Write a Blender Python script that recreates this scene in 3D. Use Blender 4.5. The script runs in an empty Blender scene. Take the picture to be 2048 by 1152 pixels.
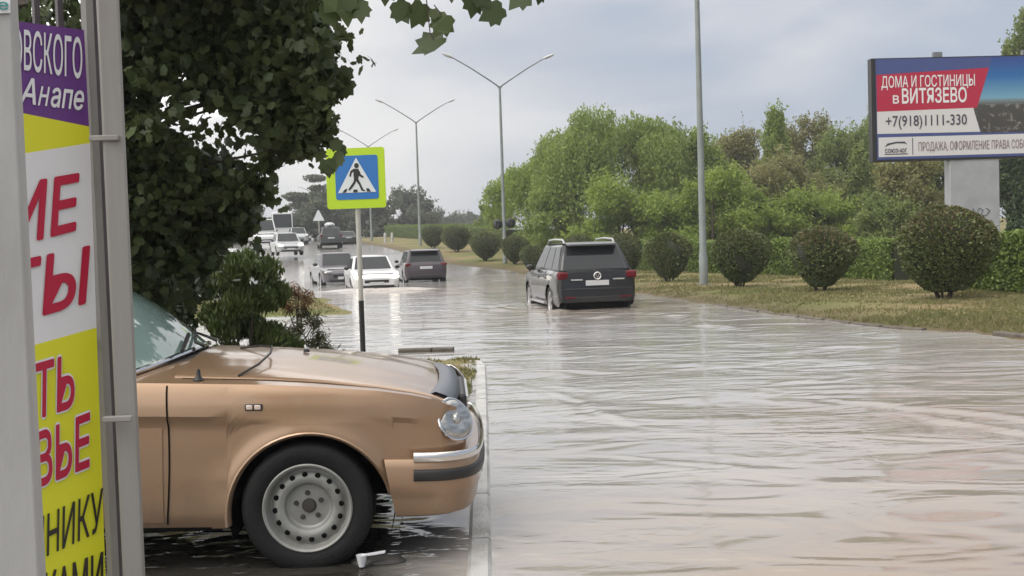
import bpy, math, random
import numpy as np
from mathutils import Vector, Matrix

S = bpy.context.scene
C = S.collection
random.seed(7)
RNG = np.random.default_rng(11)
R = math.radians

# ------------------------------------------------------------------ camera
EYE = Vector((0, 0, 1.5))
F_PX, PITCH, ROLL = 2200.0, R(2.32), R(1.8)
fwd = Vector((0, math.cos(PITCH), -math.sin(PITCH)))
r0 = Vector((1, 0, 0))
u0 = r0.cross(fwd)
rt = r0 * math.cos(ROLL) - u0 * math.sin(ROLL)
up = u0 * math.cos(ROLL) + r0 * math.sin(ROLL)
cam = bpy.data.cameras.new('camera')
cam.sensor_width = 36.0
cam.lens = 36.0 * F_PX / 2048.0
cam.clip_start, cam.clip_end = 0.05, 3000
co = bpy.data.objects.new('camera', cam)
C.objects.link(co)
co.matrix_world = Matrix(((rt.x, up.x, -fwd.x, EYE.x), (rt.y, up.y, -fwd.y, EYE.y), (rt.z, up.z, -fwd.z, EYE.z), (0, 0, 0, 1)))
S.camera = co

# ------------------------------------------------------------------ world: overcast sky over a Nishita sky
SUN_EL, SUN_AZ = R(48), R(-35)
w = bpy.data.worlds.new('World')
S.world = w
w.use_nodes = True
nt = w.node_tree
nt.nodes.clear()
def N(tree, typ, **kw):
    n = tree.nodes.new(typ)
    for k, v in kw.items():
        setattr(n, k, v)
    return n
wo = N(nt, 'ShaderNodeOutputWorld')
bg = N(nt, 'ShaderNodeBackground')
bg.inputs['Strength'].default_value = 0.1
sky = N(nt, 'ShaderNodeTexSky', sky_type='NISHITA', sun_disc=False)
sky.sun_elevation, sky.sun_rotation = SUN_EL, -SUN_AZ
tc = N(nt, 'ShaderNodeTexCoord')
mp = N(nt, 'ShaderNodeMapping')
mp.inputs['Scale'].default_value = (1.0, 1.0, 2.6)
nt.links.new(tc.outputs['Generated'], mp.inputs['Vector'])
n1 = N(nt, 'ShaderNodeTexNoise')
n1.inputs['Scale'].default_value = 3.2
n1.inputs['Detail'].default_value = 5
n1.inputs['Roughness'].default_value = 0.5
n1.inputs['Distortion'].default_value = 0.4
nt.links.new(mp.outputs[0], n1.inputs['Vector'])
sx = N(nt, 'ShaderNodeSeparateXYZ')
nt.links.new(tc.outputs['Generated'], sx.inputs[0])
# the cloud deck thins towards the west (x < 0) and thickens, blue grey, low in the east
def math_node(tree, op, a, b, clamp=False):
    m = N(tree, 'ShaderNodeMath', operation=op, use_clamp=clamp)
    for i, q in enumerate((a, b)):
        if isinstance(q, (int, float)):
            m.inputs[i].default_value = q
        else:
            tree.links.new(q, m.inputs[i])
    return m.outputs[0]
ax = math_node(nt, 'MULTIPLY', sx.outputs['X'], 1.5)
az = math_node(nt, 'MULTIPLY', sx.outputs['Z'], -2.0)
ns = math_node(nt, 'MULTIPLY', math_node(nt, 'SUBTRACT', n1.outputs['Fac'], 0.5), 1.6)
fac = math_node(nt, 'ADD', math_node(nt, 'ADD', ax, az), math_node(nt, 'ADD', ns, 0.84), clamp=True)
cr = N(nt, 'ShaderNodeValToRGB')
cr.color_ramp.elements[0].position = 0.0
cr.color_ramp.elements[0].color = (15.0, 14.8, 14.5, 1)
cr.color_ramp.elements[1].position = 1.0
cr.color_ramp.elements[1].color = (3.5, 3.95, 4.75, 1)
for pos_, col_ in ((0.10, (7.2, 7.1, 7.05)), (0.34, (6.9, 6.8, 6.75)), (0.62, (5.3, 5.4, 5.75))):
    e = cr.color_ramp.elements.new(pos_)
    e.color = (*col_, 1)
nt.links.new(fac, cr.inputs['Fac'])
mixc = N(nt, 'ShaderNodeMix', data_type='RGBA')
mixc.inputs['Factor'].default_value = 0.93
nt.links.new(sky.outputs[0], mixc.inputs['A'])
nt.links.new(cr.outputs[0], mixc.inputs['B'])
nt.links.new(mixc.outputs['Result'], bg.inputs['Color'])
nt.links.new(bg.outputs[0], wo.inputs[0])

sl = bpy.data.lights.new('sun', 'SUN')
sl.energy = 1.2
sl.angle = R(38)
sl.color = (1.0, 0.96, 0.9)
so = bpy.data.objects.new('sun', sl)
C.objects.link(so)
sd = Vector((math.sin(SUN_AZ) * math.cos(SUN_EL), -math.cos(SUN_AZ) * math.cos(SUN_EL) * 0.55, math.sin(SUN_EL)))
so.rotation_euler = sd.to_track_quat('Z', 'Y').to_euler()
S.view_settings.view_transform = 'Standard'
S.view_settings.look = 'None'
S.view_settings.exposure = 0.32
S.view_settings.gamma = 1.0
S.cycles.max_bounces = 6
S.cycles.transparent_max_bounces = 8

# ------------------------------------------------------------------ helpers
def W(px, py, d):
    """World point seen at photo pixel (px, py), d metres in front of the camera."""
    return EYE + (fwd + rt * ((px - 1024) / F_PX) + up * ((576 - py) / F_PX)) * d
def on_plane(px, py, p0, n):
    ray = fwd + rt * ((px - 1024) / F_PX) + up * ((576 - py) / F_PX)
    return EYE + ray * ((p0 - EYE).dot(n) / ray.dot(n))
def foot(px, d, z):
    """Point at height z and depth d in image column px (taken at the foot)."""
    p = W(px, 500, d)
    for _ in range(4):
        q = p.copy(); q.z = z
        rel = q - EYE
        py = 576 - F_PX * rel.dot(up) / rel.dot(fwd)
        p = W(px, py, d)
    return Vector((p.x, p.y, z))

class MB:
    def __init__(s):
        s.v, s.f, s.m = [], [], []
    def add(s, vs, fs, m=0):
        b = len(s.v)
        s.v.extend([tuple(q) for q in vs])
        for q in fs:
            s.f.append(tuple(b + i for i in q)); s.m.append(m)
        return s
    def box(s, c, size, rot=None, m=0):
        hx, hy, hz = size[0] / 2, size[1] / 2, size[2] / 2
        vs = [Vector((x, y, z)) for x in (-hx, hx) for y in (-hy, hy) for z in (-hz, hz)]
        if rot is not None:
            vs = [rot @ q for q in vs]
        vs = [q + Vector(c) for q in vs]
        return s.add(vs, [(0, 1, 3, 2), (4, 6, 7, 5), (0, 4, 5, 1), (2, 3, 7, 6), (0, 2, 6, 4), (1, 5, 7, 3)], m)
    def hexa(s, c8, m=0):
        """8 corners: bottom ring 0-3, top ring 4-7."""
        return s.add(c8, [(3, 2, 1, 0), (4, 5, 6, 7), (0, 1, 5, 4), (1, 2, 6, 5), (2, 3, 7, 6), (3, 0, 4, 7)], m)
    def tube(s, pts, r, n=8, m=0):
        pts = [Vector(p) for p in pts]
        k = len(pts)
        rs = r if isinstance(r, (list, tuple)) else [r] * k
        vs = []
        a = None
        for i in range(k):
            t = (pts[min(i + 1, k - 1)] - pts[max(i - 1, 0)]).normalized()
            if a is None:
                a = t.orthogonal().normalized()
            else:
                a = (a - t * a.dot(t)).normalized()
            b = t.cross(a)
            for j in range(n):
                th = 2 * math.pi * j / n
                vs.append(pts[i] + (a * math.cos(th) + b * math.sin(th)) * rs[i])
        fs = [(i * n + j, i * n + (j + 1) % n, (i + 1) * n + (j + 1) % n, (i + 1) * n + j) for i in range(k - 1) for j in range(n)]
        fs += [tuple(range(n - 1, -1, -1)), tuple((k - 1) * n + j for j in range(n))]
        return s.add(vs, fs, m)
    def lathe(s, prof, n=32, c=(0, 0, 0), axis='Y', m=0):
        c = Vector(c)
        vs = []
        for (r, h) in prof:
            for j in range(n):
                th = 2 * math.pi * j / n
                a, b = r * math.cos(th), r * math.sin(th)
                vs.append(c + (Vector((a, h, b)) if axis == 'Y' else Vector((a, b, h)) if axis == 'Z' else Vector((h, a, b))))
        fs = [(i * n + j, i * n + (j + 1) % n, (i + 1) * n + (j + 1) % n, (i + 1) * n + j) for i in range(len(prof) - 1) for j in range(n)]
        return s.add(vs, fs, m)
    def grid(s, P, m=0, closed=False):
        rows, cols = len(P), len(P[0])
        vs = [q for row in P for q in row]
        fs = [(i * cols + j, i * cols + (j + 1) % cols, (i + 1) * cols + (j + 1) % cols, (i + 1) * cols + j)
              for i in range(rows - 1) for j in range(cols if closed else cols - 1)]
        return s.add(vs, fs, m)
    def ball(s, c, r3, rot=None, n=14, k=8, m=0):
        vs = []
        for i in range(k + 1):
            ph = math.pi * i / k
            for j in range(n):
                th = 2 * math.pi * j / n
                q = Vector((r3[0] * math.sin(ph) * math.cos(th), r3[1] * math.sin(ph) * math.sin(th), r3[2] * math.cos(ph)))
                if rot is not None:
                    q = rot @ q
                vs.append(q + Vector(c))
        fs = [(i * n + j, (i + 1) * n + j, (i + 1) * n + (j + 1) % n, i * n + (j + 1) % n) for i in range(k) for j in range(n)]
        return s.add(vs, fs, m)
    def build(s, name, mats, parent=None, smooth=True, ang=38, bevel=0, fix=True):
        me = bpy.data.meshes.new(name)
        me.from_pydata(s.v, [], s.f)
        for q in (mats if isinstance(mats, (list, tuple)) else [mats]):
            me.materials.append(q)
        me.polygons.foreach_set('material_index', s.m)
        if fix:
            import bmesh
            bm = bmesh.new(); bm.from_mesh(me)
            bmesh.ops.remove_doubles(bm, verts=bm.verts, dist=1e-5)
            bmesh.ops.dissolve_degenerate(bm, dist=1e-5, edges=bm.edges)
            bmesh.ops.recalc_face_normals(bm, faces=bm.faces)
            bm.to_mesh(me); bm.free()
        if smooth:
            me.polygons.foreach_set('use_smooth', [True] * len(me.polygons))
            me.set_sharp_from_angle(angle=R(ang))
        me.update()
        o = bpy.data.objects.new(name, me)
        C.objects.link(o)
        if parent is not None:
            o.parent = parent
        if bevel:
            b = o.modifiers.new('bevel', 'BEVEL')
            b.width = bevel; b.segments = 2; b.limit_method = 'ANGLE'; b.angle_limit = R(30)
        return o

def np_mesh(name, V, F, mats, parent=None, attr=None, smooth=False, mi=None):
    me = bpy.data.meshes.new(name)
    k = F.shape[1]
    me.vertices.add(len(V)); me.vertices.foreach_set('co', np.asarray(V, np.float32).ravel())
    me.loops.add(F.size); me.loops.foreach_set('vertex_index', F.astype(np.int32).ravel())
    me.polygons.add(len(F))
    me.polygons.foreach_set('loop_start', np.arange(0, F.size, k, dtype=np.int32))
    me.polygons.foreach_set('loop_total', np.full(len(F), k, np.int32))
    for q in (mats if isinstance(mats, (list, tuple)) else [mats]):
        me.materials.append(q)
    if mi is not None:
        me.polygons.foreach_set('material_index', mi.astype(np.int32))
    me.polygons.foreach_set('use_smooth', np.full(len(F), smooth))
    if attr:
        for nm, val in attr.items():
            a = me.attributes.new(nm, 'FLOAT', 'POINT')
            a.data.foreach_set('value', np.asarray(val, np.float32))
    me.update(calc_edges=True)
    me.validate()
    o = bpy.data.objects.new(name, me)
    C.objects.link(o)
    if parent is not None:
        o.parent = parent
    return o
def grid_mesh(xs, ys, zf):
    X, Y = np.meshgrid(xs, ys)
    Z = zf(X, Y)
    V = np.stack([X, Y, Z], -1).reshape(-1, 3)
    nx, ny = len(xs), len(ys)
    i = np.arange(ny - 1)[:, None] * nx + np.arange(nx - 1)[None]
    Fq = np.stack([i, i + 1, i + 1 + nx, i + nx], -1).reshape(-1, 4)
    return V, Fq
def tag(o, label, cat, group=None, kind=None):
    if label: o['label'] = label
    if cat: o['category'] = cat
    if group: o['group'] = group
    if kind: o['kind'] = kind
    return o
def thing(name, label, cat, loc=(0, 0, 0), rz=0, group=None):
    o = bpy.data.objects.new(name, None)
    C.objects.link(o)
    o.empty_display_size = 0.2
    o.location = loc
    o.rotation_euler = (0, 0, rz)
    return tag(o, label, cat, group)

# ------------------------------------------------------------------ materials
def mat(name, col, rough=0.5, metal=0.0, col2=None, scale=8.0, bump=0.0, bscale=60.0, island=False, coat=0.0,
        translucent=0.0, spec=0.5, emit=None, estr=0.0, contrast=(0.35, 0.65), stretch=None):
    m = bpy.data.materials.new(name)
    m.use_nodes = True
    t = m.node_tree
    t.nodes.clear()
    out = N(t, 'ShaderNodeOutputMaterial')
    p = N(t, 'ShaderNodeBsdfPrincipled')
    p.inputs['Base Color'].default_value = (*col, 1)
    p.inputs['Roughness'].default_value = rough
    p.inputs['Metallic'].default_value = metal
    p.inputs['Coat Weight'].default_value = coat
    p.inputs['Coat Roughness'].default_value = 0.08
    p.inputs['Specular IOR Level'].default_value = spec
    if emit:
        p.inputs['Emission Color'].default_value = (*emit, 1)
        p.inputs['Emission Strength'].default_value = estr
    tx = N(t, 'ShaderNodeTexCoord')
    vec = tx.outputs['Object']
    if stretch:
        mpn = N(t, 'ShaderNodeMapping')
        mpn.inputs['Scale'].default_value = stretch
        t.links.new(vec, mpn.inputs['Vector'])
        vec = mpn.outputs[0]
    colout = None
    if col2:
        if island:
            g = N(t, 'ShaderNodeNewGeometry')
            f = g.outputs['Random Per Island']
            nz = N(t, 'ShaderNodeTexNoise'); nz.inputs['Scale'].default_value = scale; nz.inputs['Detail'].default_value = 2
            t.links.new(vec, nz.inputs['Vector'])
            f = math_node(t, 'ADD', math_node(t, 'MULTIPLY', f, 0.6), math_node(t, 'MULTIPLY', math_node(t, 'SUBTRACT', nz.outputs['Fac'], 0.3), 1.0), clamp=True)
        else:
            nz = N(t, 'ShaderNodeTexNoise'); nz.inputs['Scale'].default_value = scale; nz.inputs['Detail'].default_value = 6
            t.links.new(vec, nz.inputs['Vector'])
            mr = N(t, 'ShaderNodeMapRange')
            mr.inputs['From Min'].default_value, mr.inputs['From Max'].default_value = contrast
            t.links.new(nz.outputs['Fac'], mr.inputs['Value'])
            f = mr.outputs[0]
        mx = N(t, 'ShaderNodeMix', data_type='RGBA')
        mx.inputs['A'].default_value = (*col, 1)
        mx.inputs['B'].default_value = (*col2, 1)
        t.links.new(f, mx.inputs['Factor'])
        colout = mx.outputs['Result']
        t.links.new(colout, p.inputs['Base Color'])
    if bump:
        nb = N(t, 'ShaderNodeTexNoise'); nb.inputs['Scale'].default_value = bscale; nb.inputs['Detail'].default_value = 4
        t.links.new(vec, nb.inputs['Vector'])
        bp = N(t, 'ShaderNodeBump'); bp.inputs['Strength'].default_value = bump; bp.inputs['Distance'].default_value = 0.02
        t.links.new(nb.outputs['Fac'], bp.inputs['Height'])
        t.links.new(bp.outputs[0], p.inputs['Normal'])
    if translucent:
        tr = N(t, 'ShaderNodeBsdfTranslucent')
        if colout is not None: t.links.new(colout, tr.inputs['Color'])
        else: tr.inputs['Color'].default_value = (*col, 1)
        ms = N(t, 'ShaderNodeMixShader'); ms.inputs['Fac'].default_value = translucent
        t.links.new(p.outputs[0], ms.inputs[1]); t.links.new(tr.outputs[0], ms.inputs[2])
        t.links.new(ms.outputs[0], out.inputs[0])
    else:
        t.links.new(p.outputs[0], out.inputs[0])
    return m

M = {}
M['asphalt'] = mat('wet_asphalt', (0.045, 0.045, 0.045), 0.22, col2=(0.085, 0.08, 0.075), scale=3, bump=0.25, bscale=90)
M['muddy'] = mat('silt_covered_asphalt', (0.30, 0.28, 0.265), 0.16, col2=(0.20, 0.185, 0.175), scale=0.6, bump=0.12, bscale=6)
M['oldkerb'] = mat('earthy_old_kerb', (0.075, 0.062, 0.05), 0.8, col2=(0.13, 0.11, 0.085), scale=7, bump=0.5, bscale=18)
M['kerbstone'] = mat('kerb_concrete', (0.48, 0.47, 0.45), 0.35, col2=(0.27, 0.255, 0.235), scale=4, bump=0.4, contrast=(.42, .72))
M['galv'] = mat('galvanised_steel', (0.24, 0.26, 0.25), 0.5, 0.2, col2=(0.19, 0.21, 0.20), scale=2)
M['galv_far'] = mat('lamp_steel', (0.20, 0.21, 0.22), 0.5, 0.2, col2=(0.15, 0.16, 0.17), scale=2)
M['lamphead'] = mat('lamp_housing', (0.5, 0.5, 0.5), 0.4)
M['gatepaint'] = mat('grey_gate_paint', (0.275, 0.26, 0.24), 0.5, col2=(0.19, 0.17, 0.15), scale=5, stretch=(2, 2, .18), contrast=(.42, .78), bump=0.1, bscale=30)
M['postpaint'] = mat('grey_post_paint', (0.41, 0.40, 0.385), 0.5, col2=(0.27, 0.26, 0.245), scale=3.2, stretch=(1.5, 1.5, .5), contrast=(.45, .8), bump=0.1, bscale=30)
M['gatedark'] = mat('gate_bar_paint', (0.10, 0.085, 0.09), 0.5, col2=(0.07, 0.06, 0.06), scale=5)
M['v_purple'] = mat('vinyl_purple', (0.125, 0.035, 0.20), 0.4)
M['v_yellow'] = mat('vinyl_yellow', (0.72, 0.71, 0.02), 0.4, col2=(0.66, 0.64, 0.02), scale=2)
M['v_white'] = mat('vinyl_white', (0.76, 0.755, 0.75), 0.4, col2=(0.68, 0.67, 0.67), scale=2)
M['v_red'] = mat('ink_red', (0.45, 0.006, 0.04), 0.4)
M['v_black'] = mat('ink_black', (0.02, 0.016, 0.014), 0.4)
M['v_letter'] = mat('ink_white', (0.75, 0.74, 0.74), 0.4)
M['v_teal'] = mat('ink_teal', (0.04, 0.30, 0.28), 0.4)
M['sign_blue'] = mat('sign_blue', (0.015, 0.14, 0.42), 0.35)
M['sign_lime'] = mat('sign_lime_film', (0.42, 0.60, 0.01), 0.35)
M['sign_white'] = mat('sign_white_film', (0.62, 0.65, 0.66), 0.35)
M['sign_pole'] = mat('sign_pole_paint', (0.45, 0.44, 0.40), 0.5, col2=(0.36, 0.34, 0.3), scale=4)
M['black'] = mat('black_paint', (0.012, 0.012, 0.012), 0.5)
M['rubber'] = mat('tyre_rubber', (0.008, 0.008, 0.0085), 0.6, spec=0.3, col2=(0.014, 0.0135, 0.013), scale=6, bump=.15, bscale=70)
M['dark_void'] = mat('dark_underbody', (0.006, 0.006, 0.006), 0.9, spec=0.1)
M['tan'] = mat('tan_metallic_paint', (0.355, 0.225, 0.135), 0.30, 0.45, coat=0.7, col2=(0.335, 0.21, 0.123), scale=1.5)
M['chrome'] = mat('chrome', (0.75, 0.73, 0.70), 0.12, 1.0)
M['blackplastic'] = mat('black_trim_plastic', (0.02, 0.018, 0.017), 0.45)
M['glass'] = mat('car_glass', (0.018, 0.02, 0.022), 0.05, spec=0.4)
M['wind'] = mat('windscreen_glass', (0.20, 0.28, 0.26), 0.05, spec=0.9, coat=0.8, col2=(0.17, 0.245, 0.225), scale=3)
M['lens'] = mat('headlamp_lens', (0.55, 0.55, 0.52), 0.08, 0.35, spec=0.8, coat=1.0, col2=(0.3, 0.3, 0.28), scale=14, stretch=(1, 1, 3))
M['bowl'] = mat('lamp_reflector', (0.62, 0.62, 0.60), 0.22, 0.9, col2=(0.35, 0.35, 0.34), scale=22, stretch=(1, 1, 2.5))
M['clear'] = mat('clear_lamp_cover', (0.95, 0.95, 0.95), 0.02, coat=0.0)
M['clear'].node_tree.nodes['Principled BSDF'].inputs['Transmission Weight'].default_value = 1.0
M['clear'].node_tree.nodes['Principled BSDF'].inputs['IOR'].default_value = 1.15
M['silversteel'] = mat('wheel_silver_paint', (0.30, 0.30, 0.28), 0.45, 0.25, col2=(0.20, 0.19, 0.17), scale=9, contrast=(.45, .75))
M['smoke'] = mat('smoked_plastic', (0.09, 0.095, 0.12), 0.3, spec=0.4)
M['amber'] = mat('repeater_lens', (0.62, 0.50, 0.42), 0.15, coat=0.8)
M['black_car'] = mat('dark_grey_paint', (0.007, 0.0065, 0.0075), 0.22, 0.0, spec=0.4, coat=0.5)
M['brown_car'] = mat('dark_plum_paint', (0.05, 0.036, 0.042), 0.3, 0.1, coat=0.6)
M['white_car'] = mat('white_car_paint', (0.68, 0.68, 0.67), 0.3, coat=0.6)
M['silver_car'] = mat('silver_car_paint', (0.42, 0.43, 0.43), 0.3, 0.4, coat=0.6)
M['grey_car'] = mat('mauve_grey_car_paint', (0.105, 0.095, 0.105), 0.3, 0.3, coat=0.6)
M['green_car'] = mat('dark_green_car_paint', (0.035, 0.04, 0.035), 0.3, 0.1, coat=0.6)
M['taillamp'] = mat('tail_lamp_red', (0.11, 0.003, 0.008), 0.35, spec=0.25)
M['plate'] = mat('number_plate_white', (0.55, 0.55, 0.55), 0.4)
M['alloy'] = mat('alloy_rim', (0.42, 0.41, 0.42), 0.3, 0.7)
M['lamp_on'] = mat('lit_headlamp', (0.9, 0.88, 0.8), 0.2, emit=(1.0, 0.93, 0.78), estr=3.2)
M['bark'] = mat('bark', (0.07, 0.055, 0.04), 0.85, col2=(0.04, 0.03, 0.022), scale=14, bump=0.6, bscale=25)
M['maple'] = mat('maple_leaf', (0.028, 0.043, 0.014), 0.5, spec=0.4, col2=(0.085, 0.11, 0.036), scale=1.5, island=True, translucent=0.3)
M['willow'] = mat('willow_leaf', (0.17, 0.235, 0.045), 0.6, col2=(0.31, 0.38, 0.09), scale=0.5, island=True, translucent=0.42)
M['willow2'] = mat('fresh_green_leaf', (0.18, 0.25, 0.04), 0.6, col2=(0.32, 0.40, 0.08), scale=0.5, island=True, translucent=0.42)
M['mid'] = mat('mid_green_leaf', (0.14, 0.19, 0.05), 0.6, col2=(0.26, 0.31, 0.09), scale=0.6, island=True, translucent=0.4)
M['russet'] = mat('olive_russet_leaf', (0.17, 0.19, 0.065), 0.6, col2=(0.33, 0.30, 0.12), scale=0.8, island=True, translucent=0.4)
M['deep'] = mat('deep_green_leaf', (0.035, 0.065, 0.022), 0.6, col2=(0.075, 0.11, 0.035), scale=0.6, island=True, translucent=0.2)
M['fargreen'] = mat('far_pine_foliage', (0.075, 0.092, 0.055), 0.7, col2=(0.13, 0.145, 0.085), scale=0.4, island=True, translucent=0.15)
M['hedge'] = mat('hedge_leaf', (0.085, 0.13, 0.022), 0.6, col2=(0.19, 0.26, 0.045), scale=1.2, island=True, translucent=0.2)
M['shrub'] = mat('shrub_leaf', (0.075, 0.105, 0.03), 0.6, col2=(0.16, 0.19, 0.06), scale=2, island=True, translucent=0.15)
M['shrubtip'] = mat('shrub_reddish_tip', (0.125, 0.10, 0.05), 0.6, col2=(0.20, 0.155, 0.075), scale=2, island=True, translucent=0.15)
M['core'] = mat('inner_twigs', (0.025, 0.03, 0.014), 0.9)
M['juniper'] = mat('juniper_spray', (0.04, 0.066, 0.015), 0.6, col2=(0.115, 0.15, 0.03), scale=3, island=True, translucent=0.2)
M['needle'] = mat('pine_needle', (0.05, 0.06, 0.025), 0.6, col2=(0.10, 0.085, 0.035), scale=4, island=True, translucent=0.1)
M['rust_needle'] = mat('dry_pine_needle', (0.13, 0.07, 0.025), 0.7, col2=(0.2, 0.11, 0.04), scale=4, island=True, translucent=0.1)
M['blade'] = mat('grass_blade', (0.115, 0.14, 0.035), 0.7, col2=(0.25, 0.21, 0.10), scale=0.5, island=True, translucent=0.25)
M['bluegrey'] = mat('painted_concrete', (0.36, 0.37, 0.39), 0.6, col2=(0.29, 0.295, 0.31), scale=1.5, bump=.15, bscale=20)
M['ad_navy'] = mat('ad_navy', (0.055, 0.075, 0.22), 0.4)
M['ad_red'] = mat('ad_red', (0.42, 0.012, 0.045), 0.4)
M['ad_white'] = mat('ad_white', (0.62, 0.60, 0.60), 0.4)
M['ad_ink'] = mat('ad_dark_ink', (0.05, 0.05, 0.07), 0.4)
M['ad_brown'] = mat('ad_brown_ink', (0.24, 0.17, 0.17), 0.4)
M['white_pl'] = mat('white_plastic', (0.7, 0.7, 0.72), 0.4)
M['stone'] = mat('dark_stone', (0.03, 0.028, 0.027), 0.5, col2=(0.05, 0.045, 0.04), scale=9)

def add_lower_tint(m, z0, z1, col):
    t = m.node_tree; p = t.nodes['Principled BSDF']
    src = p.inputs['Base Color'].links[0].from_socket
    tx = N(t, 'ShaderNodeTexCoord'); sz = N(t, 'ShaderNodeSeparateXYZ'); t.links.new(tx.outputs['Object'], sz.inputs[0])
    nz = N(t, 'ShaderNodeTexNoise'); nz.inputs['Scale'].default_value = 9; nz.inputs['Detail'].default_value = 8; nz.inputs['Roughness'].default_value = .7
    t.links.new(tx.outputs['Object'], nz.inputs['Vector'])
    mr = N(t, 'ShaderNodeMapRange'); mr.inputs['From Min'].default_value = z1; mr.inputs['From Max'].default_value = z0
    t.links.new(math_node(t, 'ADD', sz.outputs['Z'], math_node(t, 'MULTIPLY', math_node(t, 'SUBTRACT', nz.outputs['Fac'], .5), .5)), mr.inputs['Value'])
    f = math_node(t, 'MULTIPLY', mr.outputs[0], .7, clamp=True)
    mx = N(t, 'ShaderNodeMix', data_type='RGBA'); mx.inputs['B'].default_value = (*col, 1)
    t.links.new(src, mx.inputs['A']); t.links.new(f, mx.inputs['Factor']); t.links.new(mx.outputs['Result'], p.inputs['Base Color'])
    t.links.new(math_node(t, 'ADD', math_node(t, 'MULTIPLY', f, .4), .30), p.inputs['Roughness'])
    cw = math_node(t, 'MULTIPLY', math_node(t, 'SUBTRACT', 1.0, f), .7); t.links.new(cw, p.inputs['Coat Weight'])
add_lower_tint(M['tan'], .16, .46, (0.20, 0.145, 0.10))  # browner, darker and duller towards the sill, broken up by noise
# ground with soil / dry grass patches
def ground_material():
    m = bpy.data.materials.new('grass_ground')
    m.use_nodes = True
    t = m.node_tree
    p = t.nodes['Principled BSDF']
    p.inputs['Roughness'].default_value = 0.9
    p.inputs['Specular IOR Level'].default_value = 0.2
    tx = N(t, 'ShaderNodeTexCoord')
    a = N(t, 'ShaderNodeTexNoise'); a.inputs['Scale'].default_value = 0.28; a.inputs['Detail'].default_value = 5
    b = N(t, 'ShaderNodeTexNoise'); b.inputs['Scale'].default_value = 6; b.inputs['Detail'].default_value = 6
    for q in (a, b): t.links.new(tx.outputs['Object'], q.inputs['Vector'])
    r = N(t, 'ShaderNodeValToRGB')
    r.color_ramp.elements[0].position = 0.36; r.color_ramp.elements[0].color = (0.12, 0.135, 0.04, 1)
    r.color_ramp.elements[1].position = 0.66; r.color_ramp.elements[1].color = (0.26, 0.175, 0.10, 1)
    k = r.color_ramp.elements.new(0.5); k.color = (0.185, 0.16, 0.068, 1)
    f = math_node(t, 'ADD', math_node(t, 'MULTIPLY', a.outputs['Fac'], 0.75), math_node(t, 'MULTIPLY', b.outputs['Fac'], 0.25))
    t.links.new(f, r.inputs['Fac'])
    # a bare wet strip of soil next to the water
    at = N(t, 'ShaderNodeAttribute', attribute_name='soil')
    mx = N(t, 'ShaderNodeMix', data_type='RGBA')
    mx.inputs['B'].default_value = (0.10, 0.075, 0.045, 1)
    t.links.new(r.outputs[0], mx.inputs['A'])
    t.links.new(math_node(t, 'MULTIPLY', at.outputs['Fac'], math_node(t, 'MULTIPLY', b.outputs['Fac'], 1.7), clamp=True), mx.inputs['Factor'])
    t.links.new(mx.outputs['Result'], p.inputs['Base Color'])
    bp = N(t, 'ShaderNodeBump'); bp.inputs['Strength'].default_value = 0.6; bp.inputs['Distance'].default_value = 0.05
    t.links.new(b.outputs['Fac'], bp.inputs['Height']); t.links.new(bp.outputs[0], p.inputs['Normal'])
    return m
M['ground'] = ground_material()

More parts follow.
